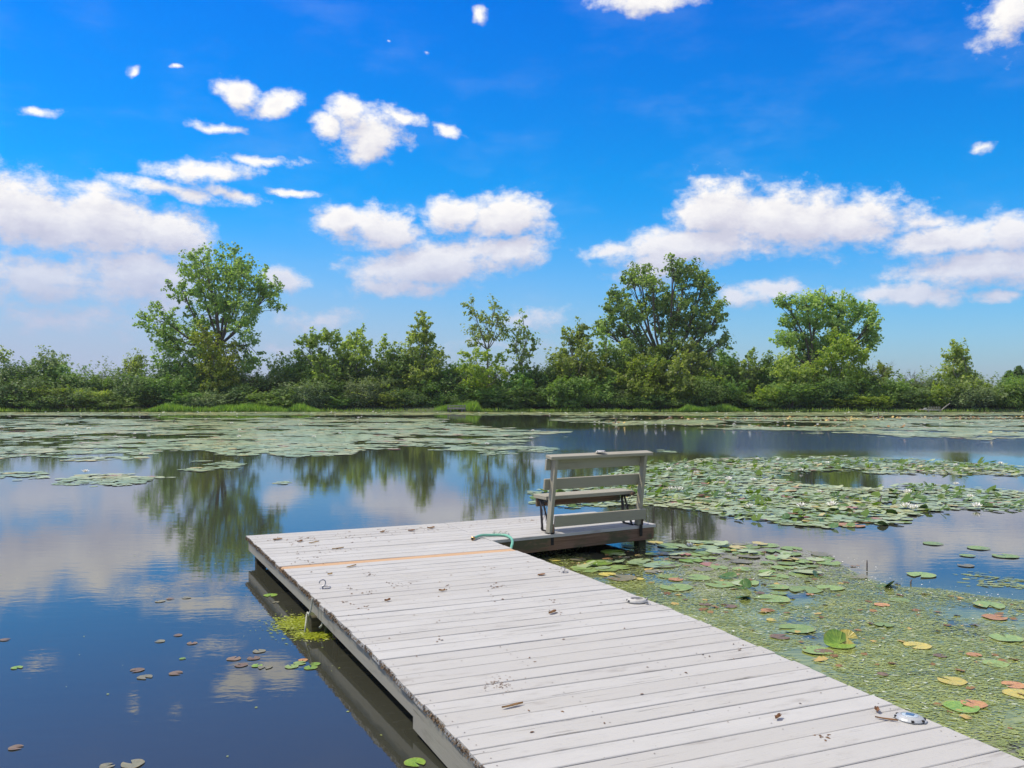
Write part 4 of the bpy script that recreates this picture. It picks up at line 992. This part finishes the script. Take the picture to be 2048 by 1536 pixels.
# stalks and stakes
def stalk(px, py, h, lean, lab, rad=.012, head=False, name='dead_stalk'):
    q = W(px, py); mb = MB(); mb.tube([(0, 0, -.3), (lean * .4, 0, h * .5), (lean, 0, h)], [rad, rad, rad * .6], 6)
    if head: mb.tube([(lean - .06, 0, h - .01), (lean, 0, h + .015), (lean + .08, 0, h + .01)], [.01, .025, .012], 6)
    tag(mb.obj(name, M_twig, None, loc=q), lab, 'stalk')
stalk(1734, 1136, .09, -.0, 'thin dark stalk poking out of the open water right of the mat', .008)
stalk(1820, 1168, .05, .02, 'tiny dark twig on the rim of the near mat', .008)
stalk(1382, 961, .24, .05, 'brown stalk with a seed head beside a white lily', .010, True)
stalk(1759, 1006, .13, .04, 'short brown stalk beside the long rotting pad', .012)
stalk(1757, 838, .42, 0, 'thin upright stake in the far right mat', .035, name='stake')
stalk(1230, 848, .3, .08, 'bent brown stalk in the far mat right of centre', .04, True)
stalk(345, 846, .25, .2, 'brown bent stalk in the far left mat', .03, True)
# ------------------------------------------------------------------ foliage
def rand_unit(n, r_):
    v = r_.normal(0, 1, (n, 3)); return v / np.linalg.norm(v, axis=1, keepdims=True)
def leaves_mesh(name, C, outward, size, m, r_, ob=.7):
    n = len(C)
    nr = outward * ob + rand_unit(n, r_) * .8 + np.array([0, 0, .35]); nr /= np.linalg.norm(nr, axis=1, keepdims=True)
    a = np.cross(nr, rand_unit(n, r_)); a /= np.linalg.norm(a, axis=1, keepdims=True) + 1e-9; b = np.cross(nr, a)
    L = size * r_.uniform(.65, 1.3, n)[:, None]; w_ = L * r_.uniform(.55, .85, n)[:, None]
    V_ = np.stack([C - a * L * .5, C + b * w_ * .5 + a * L * .05 + nr * L * .06, C + a * L * .5, C - b * w_ * .5 + a * L * .05 + nr * L * .06], 1).reshape(-1, 3)
    return mesh_np(name, V_, np.arange(n * 4).reshape(n, 4), m)
def tree(x, y_world, lobes, m, leafs, size, bark, label, kind='tree', cat='tree', seed=0, group=None, clump=.45, density=1.0, fork=None, base_w=.25, depth=.8, twigs=True, per=34):
    """lobes: (column, row, half width, half height) in photo pixels, carried to the tree's own distance"""
    r_ = np.random.default_rng(seed + 100); D = y_world; k = D / F
    X0 = (x - CX) * k; z0 = .25
    L3 = []
    for (cx, cy, rx, ry) in lobes:
        X = (cx - CX) * k - X0; Z = ZC + (HY - cy) * k - z0
        wr = max(l[2] for l in lobes) * k
        L3.append((np.array([X, r_.uniform(-1, 1) * depth * wr * 1.2, Z]), np.array([rx * k, (rx + ry) / 2 * k * .95, ry * k])))
    tot = sum(float(l[1][0] * l[1][2]) for l in L3)
    cent = []; clob = []
    ncl = max(6, int(leafs / per))
    for li, (c, r3) in enumerate(L3):
        n = max(3, int(ncl * float(r3[0] * r3[2]) / tot))
        u = rand_unit(n, r_) * (r_.uniform(.12, 1, (n, 1)) ** .42); cent.append(c + u * r3 * .95); clob += [li] * n
    cent = np.concatenate(cent)
    zmax = max(float(l[0][2] + l[1][2]) for l in L3)
    rc = r_.uniform(.6, 1.35, (len(cent), 1)) * clump
    m_n = r_.integers(int(per * .45), int(per * 1.5), len(cent)); idx = np.repeat(np.arange(len(cent)), m_n)
    # each clump is a leafy shoot growing outwards and up from its point
    lc = np.array([l[0] for l in L3])[np.array(clob)]; sh = cent - lc; sh /= np.linalg.norm(sh, axis=1, keepdims=True) + 1e-6
    sh = sh * .8 + rand_unit(len(cent), r_) * .7 + np.array([0, 0, .55]); sh /= np.linalg.norm(sh, axis=1, keepdims=True)
    tt = r_.uniform(-.5, 1.25, (len(idx), 1)); wid = np.clip(1.1 - .6 * tt, .3, 1.2)
    P_ = cent[idx] + sh[idx] * tt * rc[idx] * 1.15 + r_.normal(0, 1, (len(idx), 3)) * rc[idx] * wid * np.array([.40, .40, .28])
    outw = P_ - cent[idx]; outw /= np.linalg.norm(outw, axis=1, keepdims=True) + 1e-6
    cen = np.array([l[0] for l in L3])[np.array(clob)][idx]; o2 = P_ - cen; o2 /= np.linalg.norm(o2, axis=1, keepdims=True) + 1e-6
    root = empty(kind, (X0, D, z0), label=label, cat=cat, group=group)
    link('crown', leaves_mesh('crown', P_, outw * .6 + o2 * .5, size, m, r_), root)
    mb = MB()
    fk = np.array([(fork[0] - CX) * k - X0, 0, ZC + (HY - fork[1]) * k - z0]) if fork else np.array([0, 0, zmax * .35])
    tr = [Vector((0, 0, -.4)), Vector((fk[0] * .35 + r_.normal(0, .05), 0, fk[2] * .5)), Vector(fk)]
    mb.tube(tr, [base_w, base_w * .8, base_w * .62], 7)
    tb = MB()
    for li, (c, r3) in enumerate(L3):
        e = Vector(c + np.array([0, 0, r3[2] * .3])); s_ = Vector(fk) if c[2] > fk[2] * .8 else Vector(tr[1])
        mid = s_.lerp(e, .5) + Vector((r_.normal(0, .2), r_.normal(0, .2), -.12 * (e - s_).length + r_.uniform(0, .3)))
        bw = base_w * .42
        (mb if True else tb).tube([s_, s_.lerp(mid, .5) + Vector((0, 0, -.05)), mid, mid.lerp(e, .55), e], [bw, bw * .85, bw * .65, bw * .45, bw * .18], 5)
        if twigs:
            ids = [i for i in range(len(cent)) if clob[i] == li]
            for i in ids[:: max(1, len(ids) // 9)]:
                t = r_.uniform(.2, .9); s2 = mid.lerp(e, t); e2 = Vector(cent[i]); mb.tube([s2, s2.lerp(e2, .5) + Vector((0, 0, .08)), e2], [bw * .28, bw * .2, bw * .08], 4, cap=False)
    mb.obj('trunk', bark, root)
    return root
T = tree
T(436, 82, [(372,520,32,38),(410,535,42,44),(455,520,38,38),(425,580,58,44),(500,552,42,42),(530,585,30,35),(345,575,28,26),(475,605,55,48),(395,625,48,38),(325,640,38,30),(350,672,45,32),(300,660,20,14),(400,680,42,42),(508,650,34,40),(488,700,30,44),(325,705,26,46),(362,725,36,38),(480,745,24,28),(535,575,22,22),(420,730,44,36)],
  M_cotton, 25000, .25, M_bark, 'tall broad cottonwood on the far bank, the tallest tree on the left', seed=1, fork=(440,690), base_w=.33, kind='cottonwood_tree')
T(430, 79.5, [(412,672,16,24),(420,705,26,26),(448,700,20,22),(462,735,24,26),(420,745,34,30),(445,775,36,26)], M_lime, 6000, .24, M_palebark, 'bright yellow-green young tree growing in front of the tallest left cottonwood', seed=2, fork=(432,760), base_w=.12)
T(105, 83, [(105,722,32,18),(88,735,22,14),(122,735,22,16),(105,750,30,18)], M_greybush, 3600, .2, M_palebark, 'small pale round-headed tree rising from the hedge at far left', seed=3, fork=(105,755), base_w=.09)
T(268, 82, [(268,722,16,12),(262,738,16,14),(278,742,14,12)], M_syc, 1700, .2, M_palebark, 'small tuft-headed tree just left of the tallest left cottonwood', seed=4, fork=(268,750), base_w=.07)
T(553, 84, [(555,728,14,14),(545,742,12,10),(562,745,12,10)], M_greybush, 700, .18, M_bark, 'thin grey wispy tree standing alone right of the tallest left cottonwood', seed=5, fork=(553,755), base_w=.06)
T(-18, 80, [(-8,708,14,14),(-22,730,20,20),(-20,760,30,30)], M_syc, 1800, .24, M_bark, 'leafy branch tip of a tree cut by the left border', seed=6, fork=(-20,770), base_w=.12)
T(650, 80, [(612,690,20,14),(635,678,22,18),(660,680,18,18),(600,706,14,12),(640,715,18,16),(655,745,26,28),(645,775,32,26)], M_syc, 5200, .25, M_palebark, 'spreading light green tree, leftmost of the cluster left of centre', seed=7, fork=(650,750), base_w=.14, clump=.38)
T(706, 80.5, [(692,688,18,18),(715,672,12,20),(735,690,14,18),(680,712,20,16),(712,712,26,18),(738,716,14,20),(704,745,34,22),(690,778,34,22)], M_syc, 5200, .25, M_palebark, 'light green tree with a jagged top, second of the cluster left of centre', seed=8, fork=(706,750), base_w=.14, clump=.36)
T(768, 80, [(765,684,8,14),(768,706,11,18),(788,705,8,16),(758,725,10,14),(778,735,22,18),(770,765,28,24)], M_syc, 2900, .24, M_palebark, 'slim two-tipped tree, third of the cluster left of centre', seed=9, fork=(768,760), base_w=.10, clump=.32)
T(840, 80, [(848,632,10,12),(846,652,18,14),(835,675,22,16),(858,680,20,18),(822,694,14,16),(850,706,30,18),(882,716,13,12),(826,722,18,16),(852,740,30,18),(840,770,36,24)], M_syc, 6000, .25, M_palebark, 'tall cone-shaped light green tree, rightmost and tallest of the cluster left of centre', seed=10, fork=(846,740), base_w=.15, clump=.37)
T(977, 79.5, [(942,608,14,8),(950,628,16,10),(990,612,10,14),(998,632,18,18),(970,640,16,16),(938,660,14,12),(975,668,24,16),(1005,665,16,16),(950,688,16,12)], M_syc, 2300, .22, M_palebark, 'very sparse tall tree with see-through crown at the centre of the far bank', seed=11, fork=(975,700), base_w=.13, clump=.36, per=22)
T(968, 78.6, [(950,712,30,10),(985,715,26,10),(930,735,20,12),(965,742,34,14),(1000,745,18,14),(950,768,32,16),(985,790,34,22)], M_lime, 4400, .23, M_palebark, 'yellow-green low tree with layered boughs below the sparse central one', seed=12, fork=(968,775), base_w=.11, clump=.36)
T(1042, 80, [(1045,630,7,12),(1040,650,13,12),(1032,675,22,14),(1060,672,14,14),(1072,692,10,12),(1035,700,24,14),(1060,708,14,12),(1040,728,22,14)], M_syc, 2000, .22, M_palebark, 'slender sparse tree just right of the central see-through one', seed=13, fork=(1042,730), base_w=.11, clump=.34, per=22)
T(1044, 79, [(1042,755,18,18),(1036,780,28,22)], M_bush, 2400, .22, M_bark, 'vine-covered dark green trunk base under the slender sparse tree', seed=14, fork=(1042,770), base_w=.12)
T(1154, 80, [(1158,655,16,14),(1138,672,12,14),(1160,682,22,16),(1140,702,20,16),(1172,708,20,18),(1125,728,20,14),(1150,735,28,18),(1185,742,18,18),(1118,756,26,16),(1160,765,36,22)], M_syc, 6400, .25, M_palebark, 'leafy light green tree just left of the big right-hand cottonwood', seed=15, fork=(1155,750), base_w=.15, clump=.38)
T(1213, 80, [(1205,665,12,16),(1215,690,16,18),(1208,715,16,16),(1225,735,14,16),(1215,760,22,20)], M_syc, 2600, .22, M_palebark, 'narrow yellowish tree pressed against the left side of the big right-hand cottonwood', seed=16, fork=(1213,750), base_w=.09, clump=.33)
T(1325, 83, [(1284,548,26,22),(1300,575,28,20),(1262,560,20,18),(1345,540,16,22),(1375,552,32,28),(1405,575,26,28),(1238,590,20,20),(1228,615,18,22),(1262,628,32,22),(1310,612,32,22),(1352,600,36,26),(1390,618,34,28),(1428,640,16,16),(1440,612,18,14),(1268,665,34,24),(1228,650,20,22),(1345,650,42,28),(1398,660,34,26),(1275,700,36,26),(1340,695,28,22),(1415,705,32,24),(1440,690,14,20),(1425,740,34,28),(1205,655,16,18)],
  M_cotton, 27000, .25, M_bark, 'largest cottonwood right of centre with several dark leaning trunks', seed=17, fork=(1328,735), base_w=.36, kind='cottonwood_tree')
T(1290, 79.5, [(1272,718,22,16),(1310,708,22,14),(1290,735,34,18),(1260,758,26,20),(1315,760,26,22),(1285,785,38,22)], M_lime, 7600, .24, M_palebark, 'rounded yellow-green tree in front of the big right-hand cottonwood', seed=18, fork=(1290,780), base_w=.13)
T(1362, 79, [(1385,700,14,16),(1370,722,26,16),(1405,725,16,16),(1348,748,24,18),(1395,752,26,18),(1365,775,34,20)], M_syc, 5600, .25, M_palebark, 'light green tree with a pale leaning trunk right of the rounded yellow-green one', seed=19, fork=(1372,775), base_w=.14, clump=.4)
T(1500, 80, [(1508,712,10,10),(1490,722,10,12),(1478,738,14,12),(1512,735,16,14),(1495,758,26,18),(1510,782,30,20)], M_syc, 3100, .24, M_palebark, 'small open light green tree between the two right-hand cottonwoods', seed=20, fork=(1500,770), base_w=.10, clump=.34)
T(1640, 83, [(1574,605,18,15),(1608,608,24,18),(1645,600,26,16),(1690,608,30,18),(1728,622,20,18),(1590,640,28,16),(1632,640,32,22),(1680,642,32,22),(1740,650,16,18),(1560,680,22,12),(1600,680,30,18),(1640,688,28,24),(1690,680,32,22),(1738,682,18,16),(1625,715,30,20),(1745,668,14,12)], M_cotton, 19000, .24, M_bark, 'grey-green spreading cottonwood, second from the right among the tall trees', seed=21, fork=(1625,735), base_w=.36, kind='cottonwood_tree')
T(1672, 79.5, [(1672,670,10,10),(1678,690,22,18),(1660,715,28,20),(1700,715,28,20),(1645,745,28,22),(1690,750,38,24),(1670,785,44,26)], M_lime, 9000, .24, M_palebark, 'full bright green tree with a pale trunk in front of the grey-green cottonwood', seed=22, fork=(1668,780), base_w=.15)
T(1585, 79.5, [(1580,722,20,14),(1560,742,20,16),(1600,748,22,18),(1580,775,36,22)], M_syc, 5200, .24, M_palebark, 'low light green tree at the left foot of the grey-green cottonwood', seed=23, fork=(1585,780), base_w=.11)
T(1928, 79.5, [(1932,695,12,10),(1918,712,16,12),(1945,718,18,14),(1925,738,30,16),(1905,758,28,16),(1948,765,28,18),(1925,785,42,22)], M_syc, 7000, .25, M_palebark, 'broad light green tree standing apart near the right end of the far bank', seed=24, fork=(1928,775), base_w=.14)
T(1772, 80.5, [(1768,730,8,12),(1772,750,12,14)], M_syc, 800, .22, M_palebark, 'sapling with a few leaves right of the bare dead tree', seed=25, fork=(1772,765), base_w=.06)
T(1330, 81, [(1300,740,28,20),(1240,745,20,22),(1450,745,18,20)], M_bush, 3600, .24, M_bark, 'dark green understorey tree at the foot of the largest cottonwood', seed=26, fork=(1330,790), base_w=.15)
T(1246, 80.2, [(1250,700,18,16),(1238,722,20,18),(1262,738,20,18),(1235,760,28,20)], M_syc, 3200, .24, M_palebark, 'slight light green tree between the narrow yellowish one and the rounded one', seed=31, fork=(1246,765), base_w=.10)
T(1452, 80.4, [(1448,722,14,14),(1462,742,18,16),(1440,752,20,16),(1455,775,28,20)], M_bush, 3400, .23, M_bark, 'bushy mid green tree filling in right of the largest cottonwood', seed=32, fork=(1452,770), base_w=.10)
T(905, 80.6, [(905,752,22,14),(890,768,24,16),(925,770,24,16)], M_greybush, 2600, .22, M_palebark, 'low pale bushy tree in the dip left of the central trees', seed=33, fork=(905,775), base_w=.09)
T(1548, 81, [(1545,728,14,14),(1538,748,18,16),(1560,745,16,16),(1545,772,28,20)], M_bush, 3400, .23, M_bark, 'dark bushy tree left of the grey-green cottonwood', seed=34, fork=(1548,770), base_w=.10)
# bare dead trees and twigs
def dead_tree(x, D, h, w_, label, seed, z0=.3, group=None):
    r_ = np.random.default_rng(seed); mb = MB()
    def br(p, d, L, r, dep):
        q = p + d * L; md = p.lerp(q, .5) + Vector(r_.normal(0, .05, 3)) * L; mb.tube([p, md, q], [r, r * .8, r * .55], 5, cap=False)
        if dep:
            for _ in range(3):
                a = Vector(r_.normal(0, 1, 3)); dd = (d + a * .38 + Vector((0, 0, .12))).normalized(); br(p.lerp(q, r_.uniform(.55, 1)), dd, L * r_.uniform(.55, .8), r * .55, dep - 1)
    br(Vector((0, 0, -.3)), Vector((w_, 0, 1)).normalized(), h * .42, .055, 4)
    k = D / F; tag(mb.obj('dead_tree', M_twig, None, loc=((x - CX) * k, D, z0)), label, 'dead tree', group)
dead_tree(1748, 80.5, 5.2, .05, 'bare dead tree between the grey-green cottonwood and the open right stretch', 5)
dead_tree(1822, 81, 3.9, .2, 'low bare dead branches over the hedge left of the standing-apart tree', 6)
dead_tree(1850, 81.5, 3.9, -.1, 'second low bare branches over the hedge, nearer the standing-apart tree', 7)
dead_tree(1795, 81, 3.7, .25, 'bare twiggy snag directly right of the bare dead tree', 8)
def snag(px0, py0, px1, py1, D, label, seed):
    k = D / F; p0 = Vector(((px0 - CX) * k, D, ZC + (HY - py0) * k)); p1 = Vector(((px1 - CX) * k, D, ZC + (HY - py1) * k)); r_ = np.random.default_rng(seed); mb = MB()
    d = p1 - p0; mb.tube([Vector(), d * .5 + Vector((0, 0, .15)), d], [.06, .045, .015], 5)
    for t in (.45, .6, .75, .85): mb.tube([d * t, d * t + Vector((r_.normal(0, .25), r_.normal(0, .2), r_.uniform(.4, 1.1)))], [.02, .006], 4)
    tag(mb.obj('dead_branch', M_twig, None, loc=p0), label, 'branch')
snag(1385, 610, 1443, 578, 83, 'bare dead branch reaching out of the right side of the largest cottonwood', 3)
snag(1640, 625, 1652, 580, 83, 'bare dead twigs above the top of the grey-green cottonwood', 4)
# conifer at the right border
def conifer(x, D, top, label):
    k = D / F; h = (822 - top) * k; r_ = np.random.default_rng(9); root = empty('spruce_tree', ((x - CX) * k, D, .25), label=label, cat='tree')
    mb = MB(); mb.tube([(0, 0, -.3), (0, 0, h * .6), (0, 0, h)], [.14, .08, .015], 6); mb.obj('trunk', M_bark, root)
    P_, O_ = [], []
    for i in range(26):
        z = h * (.15 + .85 * i / 26); L = (1 - i / 27) * 1.6 + .1
        for j in range(6):
            a = r_.uniform(0, 6.28); n = 26; t = r_.uniform(.1, 1, n); d = np.array([math.cos(a), math.sin(a), .35])
            P_.append(np.array([0, 0, z]) + d * (t * L)[:, None] + r_.normal(0, .06, (n, 3))); O_.append(np.tile(d, (n, 1)))
    link('crown', leaves_mesh('crown', np.concatenate(P_), np.concatenate(O_), .17, M_darkbush, r_), root)
conifer(2037, 84, 742, 'small dark pointed spruce rising over the hedge at the right border')
conifer(2018, 85, 752, 'shorter dark spruce tip left of the one at the right border')

# hedge of shrubs: a few shrub shapes, every shrub its own object
def bush_proto(seed, m, leafs, size, wx=1.9, hz_=3.6):
    r_ = np.random.default_rng(seed); nl = 14; C = []; O = []
    for i in range(nl):
        t = r_.uniform(0, 1); c = np.array([r_.uniform(-.7, .7) * wx * (1.1 - .5 * t), r_.uniform(-.8, .8), hz_ * (.18 + .62 * t)]); rr = np.array([wx * r_.uniform(.22, .5), .9, hz_ * r_.uniform(.12, .27)])
        n = leafs // nl; u = rand_unit(n, r_); u[:, 1] = -np.abs(u[:, 1]) * np.where(r_.uniform(0, 1, n) < .75, 1, -1)
        cl_ = c + u * rr * r_.uniform(.6, 1.18, (n, 1))
        nb = rand_unit(24, r_)
        w1 = np.sin(u @ nb[:3].T * 7 + seed).sum(1) * .05
        C.append(cl_ + u * w1[:, None] * rr + r_.normal(0, .07, (n, 3))); O.append(u)
    for _ in range(85):   # long shoots that break the outline
        a = r_.uniform(0, 6.28); zz_ = hz_ * r_.uniform(.25, .92); p0 = np.array([r_.uniform(-.9, .9) * wx, -abs(r_.normal(0, .6)), zz_]); d_ = np.array([r_.normal(0, .5), r_.normal(-.1, .4), r_.uniform(.3, 1.0)]); d_ /= np.linalg.norm(d_)
        L_ = r_.uniform(.5, 1.4); n = 22; t = r_.uniform(0, 1, (n, 1)); C.append(p0 + d_ * t * L_ + r_.normal(0, .09, (n, 3)) * (1.2 - t)); O.append(np.tile(d_, (n, 1)))
    C = np.concatenate(C); O = np.concatenate(O); k = C[:, 2] > -.1
    me = leaves_mesh('foliage', C[k], O[k], size, m, r_, ob=1.1)
    mb = MB()
    for _ in range(6):
        a = r_.uniform(0, 6.28); mb.tube([(0, 0, -.3), (math.cos(a) * .3, math.sin(a) * .3, hz_ * .35), (math.cos(a) * wx * .5, math.sin(a) * .5, hz_ * .78)], [.06, .045, .015], 5)
    return me, mb.mesh('stem', M_bark)
PRO = {'dark': [bush_proto(s, M_darkbush, 5200, .17) for s in (1, 2)], 'green': [bush_proto(s, M_bush, 5200, .18) for s in (3, 4, 5)], 'grey': [bush_proto(s, M_greybush, 5200, .15) for s in (6, 7)], 'lime': [bush_proto(s, M_lime, 4200, .2) for s in (8,)]}
ADJ = {'dark': 'dark green', 'green': 'mid green', 'grey': 'grey-green', 'lime': 'yellow-green'}
used = set()
def bush(px, D, top, wpx, kind, row):
    k = D / F; h = ZC + (HY - top) * k - .2; me, stm = random.choice(PRO[kind])
    r = empty('shrub', ((px - CX) * k, D, .15), random.uniform(-.3, .3), group='shrubs of the far bank', cat='shrub')
    r.scale = (wpx * k / 2 / 1.6, random.uniform(.8, 1.1), h / 3.55)
    if random.random() < .5: r.scale.x *= -1
    o_ = link('foliage', me, r); link('stem', stm, r)
    base = f'{ADJ[kind]} {row} {where(px)}'
    r['label'] = base; r['_n'] = 0
    allb.append((px, base, r))
allb = []
x = -160
while x < 2230:
    kind = random.choices(['green', 'dark', 'grey', 'lime'], [5, 5, 1.4, .8])[0]
    bush(x, random.uniform(80.5, 82.5), (736 if x < 560 else 722 if x < 900 else 748 if x < 1110 else 728 if x < 1480 else 752 if x < 1540 else 738 if x < 1740 else 762) + random.uniform(-16, 24), random.uniform(80, 120), kind, 'back-row shrub'); x += random.uniform(30, 44)
x = -150
while x < 2230:
    kind = random.choices(['green', 'dark', 'grey', 'lime'], [4, 5, 1.6, 1.0])[0]
    bush(x, random.uniform(77.3, 78.9), 772 + random.uniform(-22, 26), random.uniform(62, 100), kind, 'waterside shrub'); x += random.uniform(30, 46)
bush(445, 77.9, 785, 62, 'grey', 'waterside shrub'); bush(105, 77.9, 790, 52, 'grey', 'waterside shrub'); bush(1890, 78, 770, 60, 'lime', 'waterside shrub')
seen = {}
for px_, b_, r in sorted(allb, key=lambda t: t[0]): seen.setdefault(b_, []).append(r)
for b_, rs in seen.items():
    if 2 <= len(rs) <= 9:
        for r, wd in zip(rs, NUM): r['label'] = f'{b_}, {wd} from left'
for _, _, r in allb:
    if '_n' in r: del r['_n']

for x in list(range(-470, -160, 34)) + list(range(2240, 2480, 34)):   # the hedge goes on past both borders
    bush(x, random.uniform(79.5, 81.5), random.uniform(732, 768), random.uniform(80, 120), random.choice(['green', 'dark', 'grey']), 'shrub beyond the border')
    allb[-1][2]['label'] = allb[-1][1].replace('at the far left end of the bank', 'at the left').replace('at the right border', 'at the right')
# grass and reeds on the bank
def grass(name, px0, px1, Y0, Y1, n, h, seed):
    r_ = np.random.default_rng(seed); Y = r_.uniform(Y0, Y1, n); X = (r_.uniform(px0, px1, n) - CX) / F * Y
    q_ = (X / Y * F + CX - px0) / (px1 - px0); fade = np.clip(np.minimum(q_, 1 - q_) * 7 + .12, 0, 1) ** .7
    hh = h * r_.uniform(.25, 1.1, n) * (.15 + 1.35 * fbm(X * .9, Y * .5, seed)) * fade; a = r_.uniform(0, 6.28, n); w_ = r_.uniform(.03, .07, n); lx, ly = r_.normal(0, .18, n) * hh, r_.normal(0, .18, n) * hh
    b = np.stack([X, Y, np.full(n, .03)], -1); d = np.stack([np.cos(a) * w_, np.sin(a) * w_, np.zeros(n)], -1); t = b + np.stack([lx, ly, hh], -1)
    V_ = np.stack([b - d, b + d, t], 1).reshape(-1, 3); tag(link(name, mesh_np(name, V_, np.arange(n * 3).reshape(n, 3), M_blade)), kind='stuff')
grass('grass', 290, 640, 75.2, 77.4, 12000, .75, 1); grass('grass', 865, 965, 75.9, 77.4, 3600, .8, 2); grass('grass', 1355, 1485, 75.6, 77.2, 5000, .6, 3)
grass('grass', -500, 2500, 75.9, 79.5, 26000, .34, 4)
# distant slatted bench and jetty on the far shore
def far_bench():
    D = 75.8; k = D / F; x0 = (895 - CX) * k; x1 = (931 - CX) * k; L = x1 - x0
    r = empty('shore_bench', ((x0 + x1) / 2, D, .02), label='small grey slat-backed bench on the far shore, centre left', cat='bench')
    for u in (-L / 2 + .05, L / 2 - .05): MB().box((u, 0, .28), (.07, .07, .62)).obj('post', M_greywood, r)
    for u in (-L / 2 + .28, L / 2 - .28): MB().box((u, -.25, .0), (.09, .09, .34)).obj('leg', M_greywood, r)
    MB().box((0, 0, .50), (L, .04, .07)).obj('top_rail', M_greywood, r); MB().box((0, -.02, .30), (L, .05, .10)).obj('bottom_rail', M_greywood, r)
    for i in range(6): MB().box((-L / 2 + .25 + i * (L - .5) / 5, 0, .40), (.05, .03, .16)).obj('slat', M_greywood, r)
    MB().box((0, -.2, .22), (L, .35, .05)).obj('seat', M_greywood, r)
far_bench()
def far_jetty():
    D = 74.5; k = D / F; x0 = (1851 - CX) * k; x1 = (1879 - CX) * k; L = x1 - x0
    r = empty('shore_jetty', ((x0 + x1) / 2, D, 0), label='small grey jetty with short railing posts on the far right shore', cat='jetty')
    MB().box((0, .5, .20), (L, 1.6, .06)).obj('deck', M_greywood, r); MB().box((0, -.3, .18), (L + .1, .05, .10)).obj('edge_board', M_greywood, r)
    for u in (-L / 2 + .15, L / 2 - .1): MB().box((u, -.25, -.1), (.10, .10, .55)).obj('leg', M_greywood, r)
    for i in range(8): MB().box((-L / 2 + .1 + i * (L - .2) / 7, -.28, .34), (.045, .045, .26)).obj('railing_post', M_greywood, r)
    MB().box((-L / 2 - .12, -.2, .28), (.22, .1, .16), ch=.02).obj('float_block', M_oldshell, r)
    mb = MB(); mb.tube([(L / 2 - .05, -.2, .08), (L / 2 + .45, .2, .35), (L / 2 + 1.15, .6, .72)], [.045, .045, .035], 6); mb.obj('gangway_pole', M_greywood, r)
far_jetty()

# thin summer haze over the pond
hb = MB(); hb.box((0, 200, 8.9), (1830, 1430, 22.4)); m_, w = mat('haze_air')
w.n('ShaderNodeOutputMaterial', i={'Volume': w.n('ShaderNodeVolumePrincipled', i={'Color': (.92, .95, 1.0), 'Density': .00028, 'Anisotropy': .35}).outputs[0]})
tag(hb.obj('haze', m_), kind='stuff')
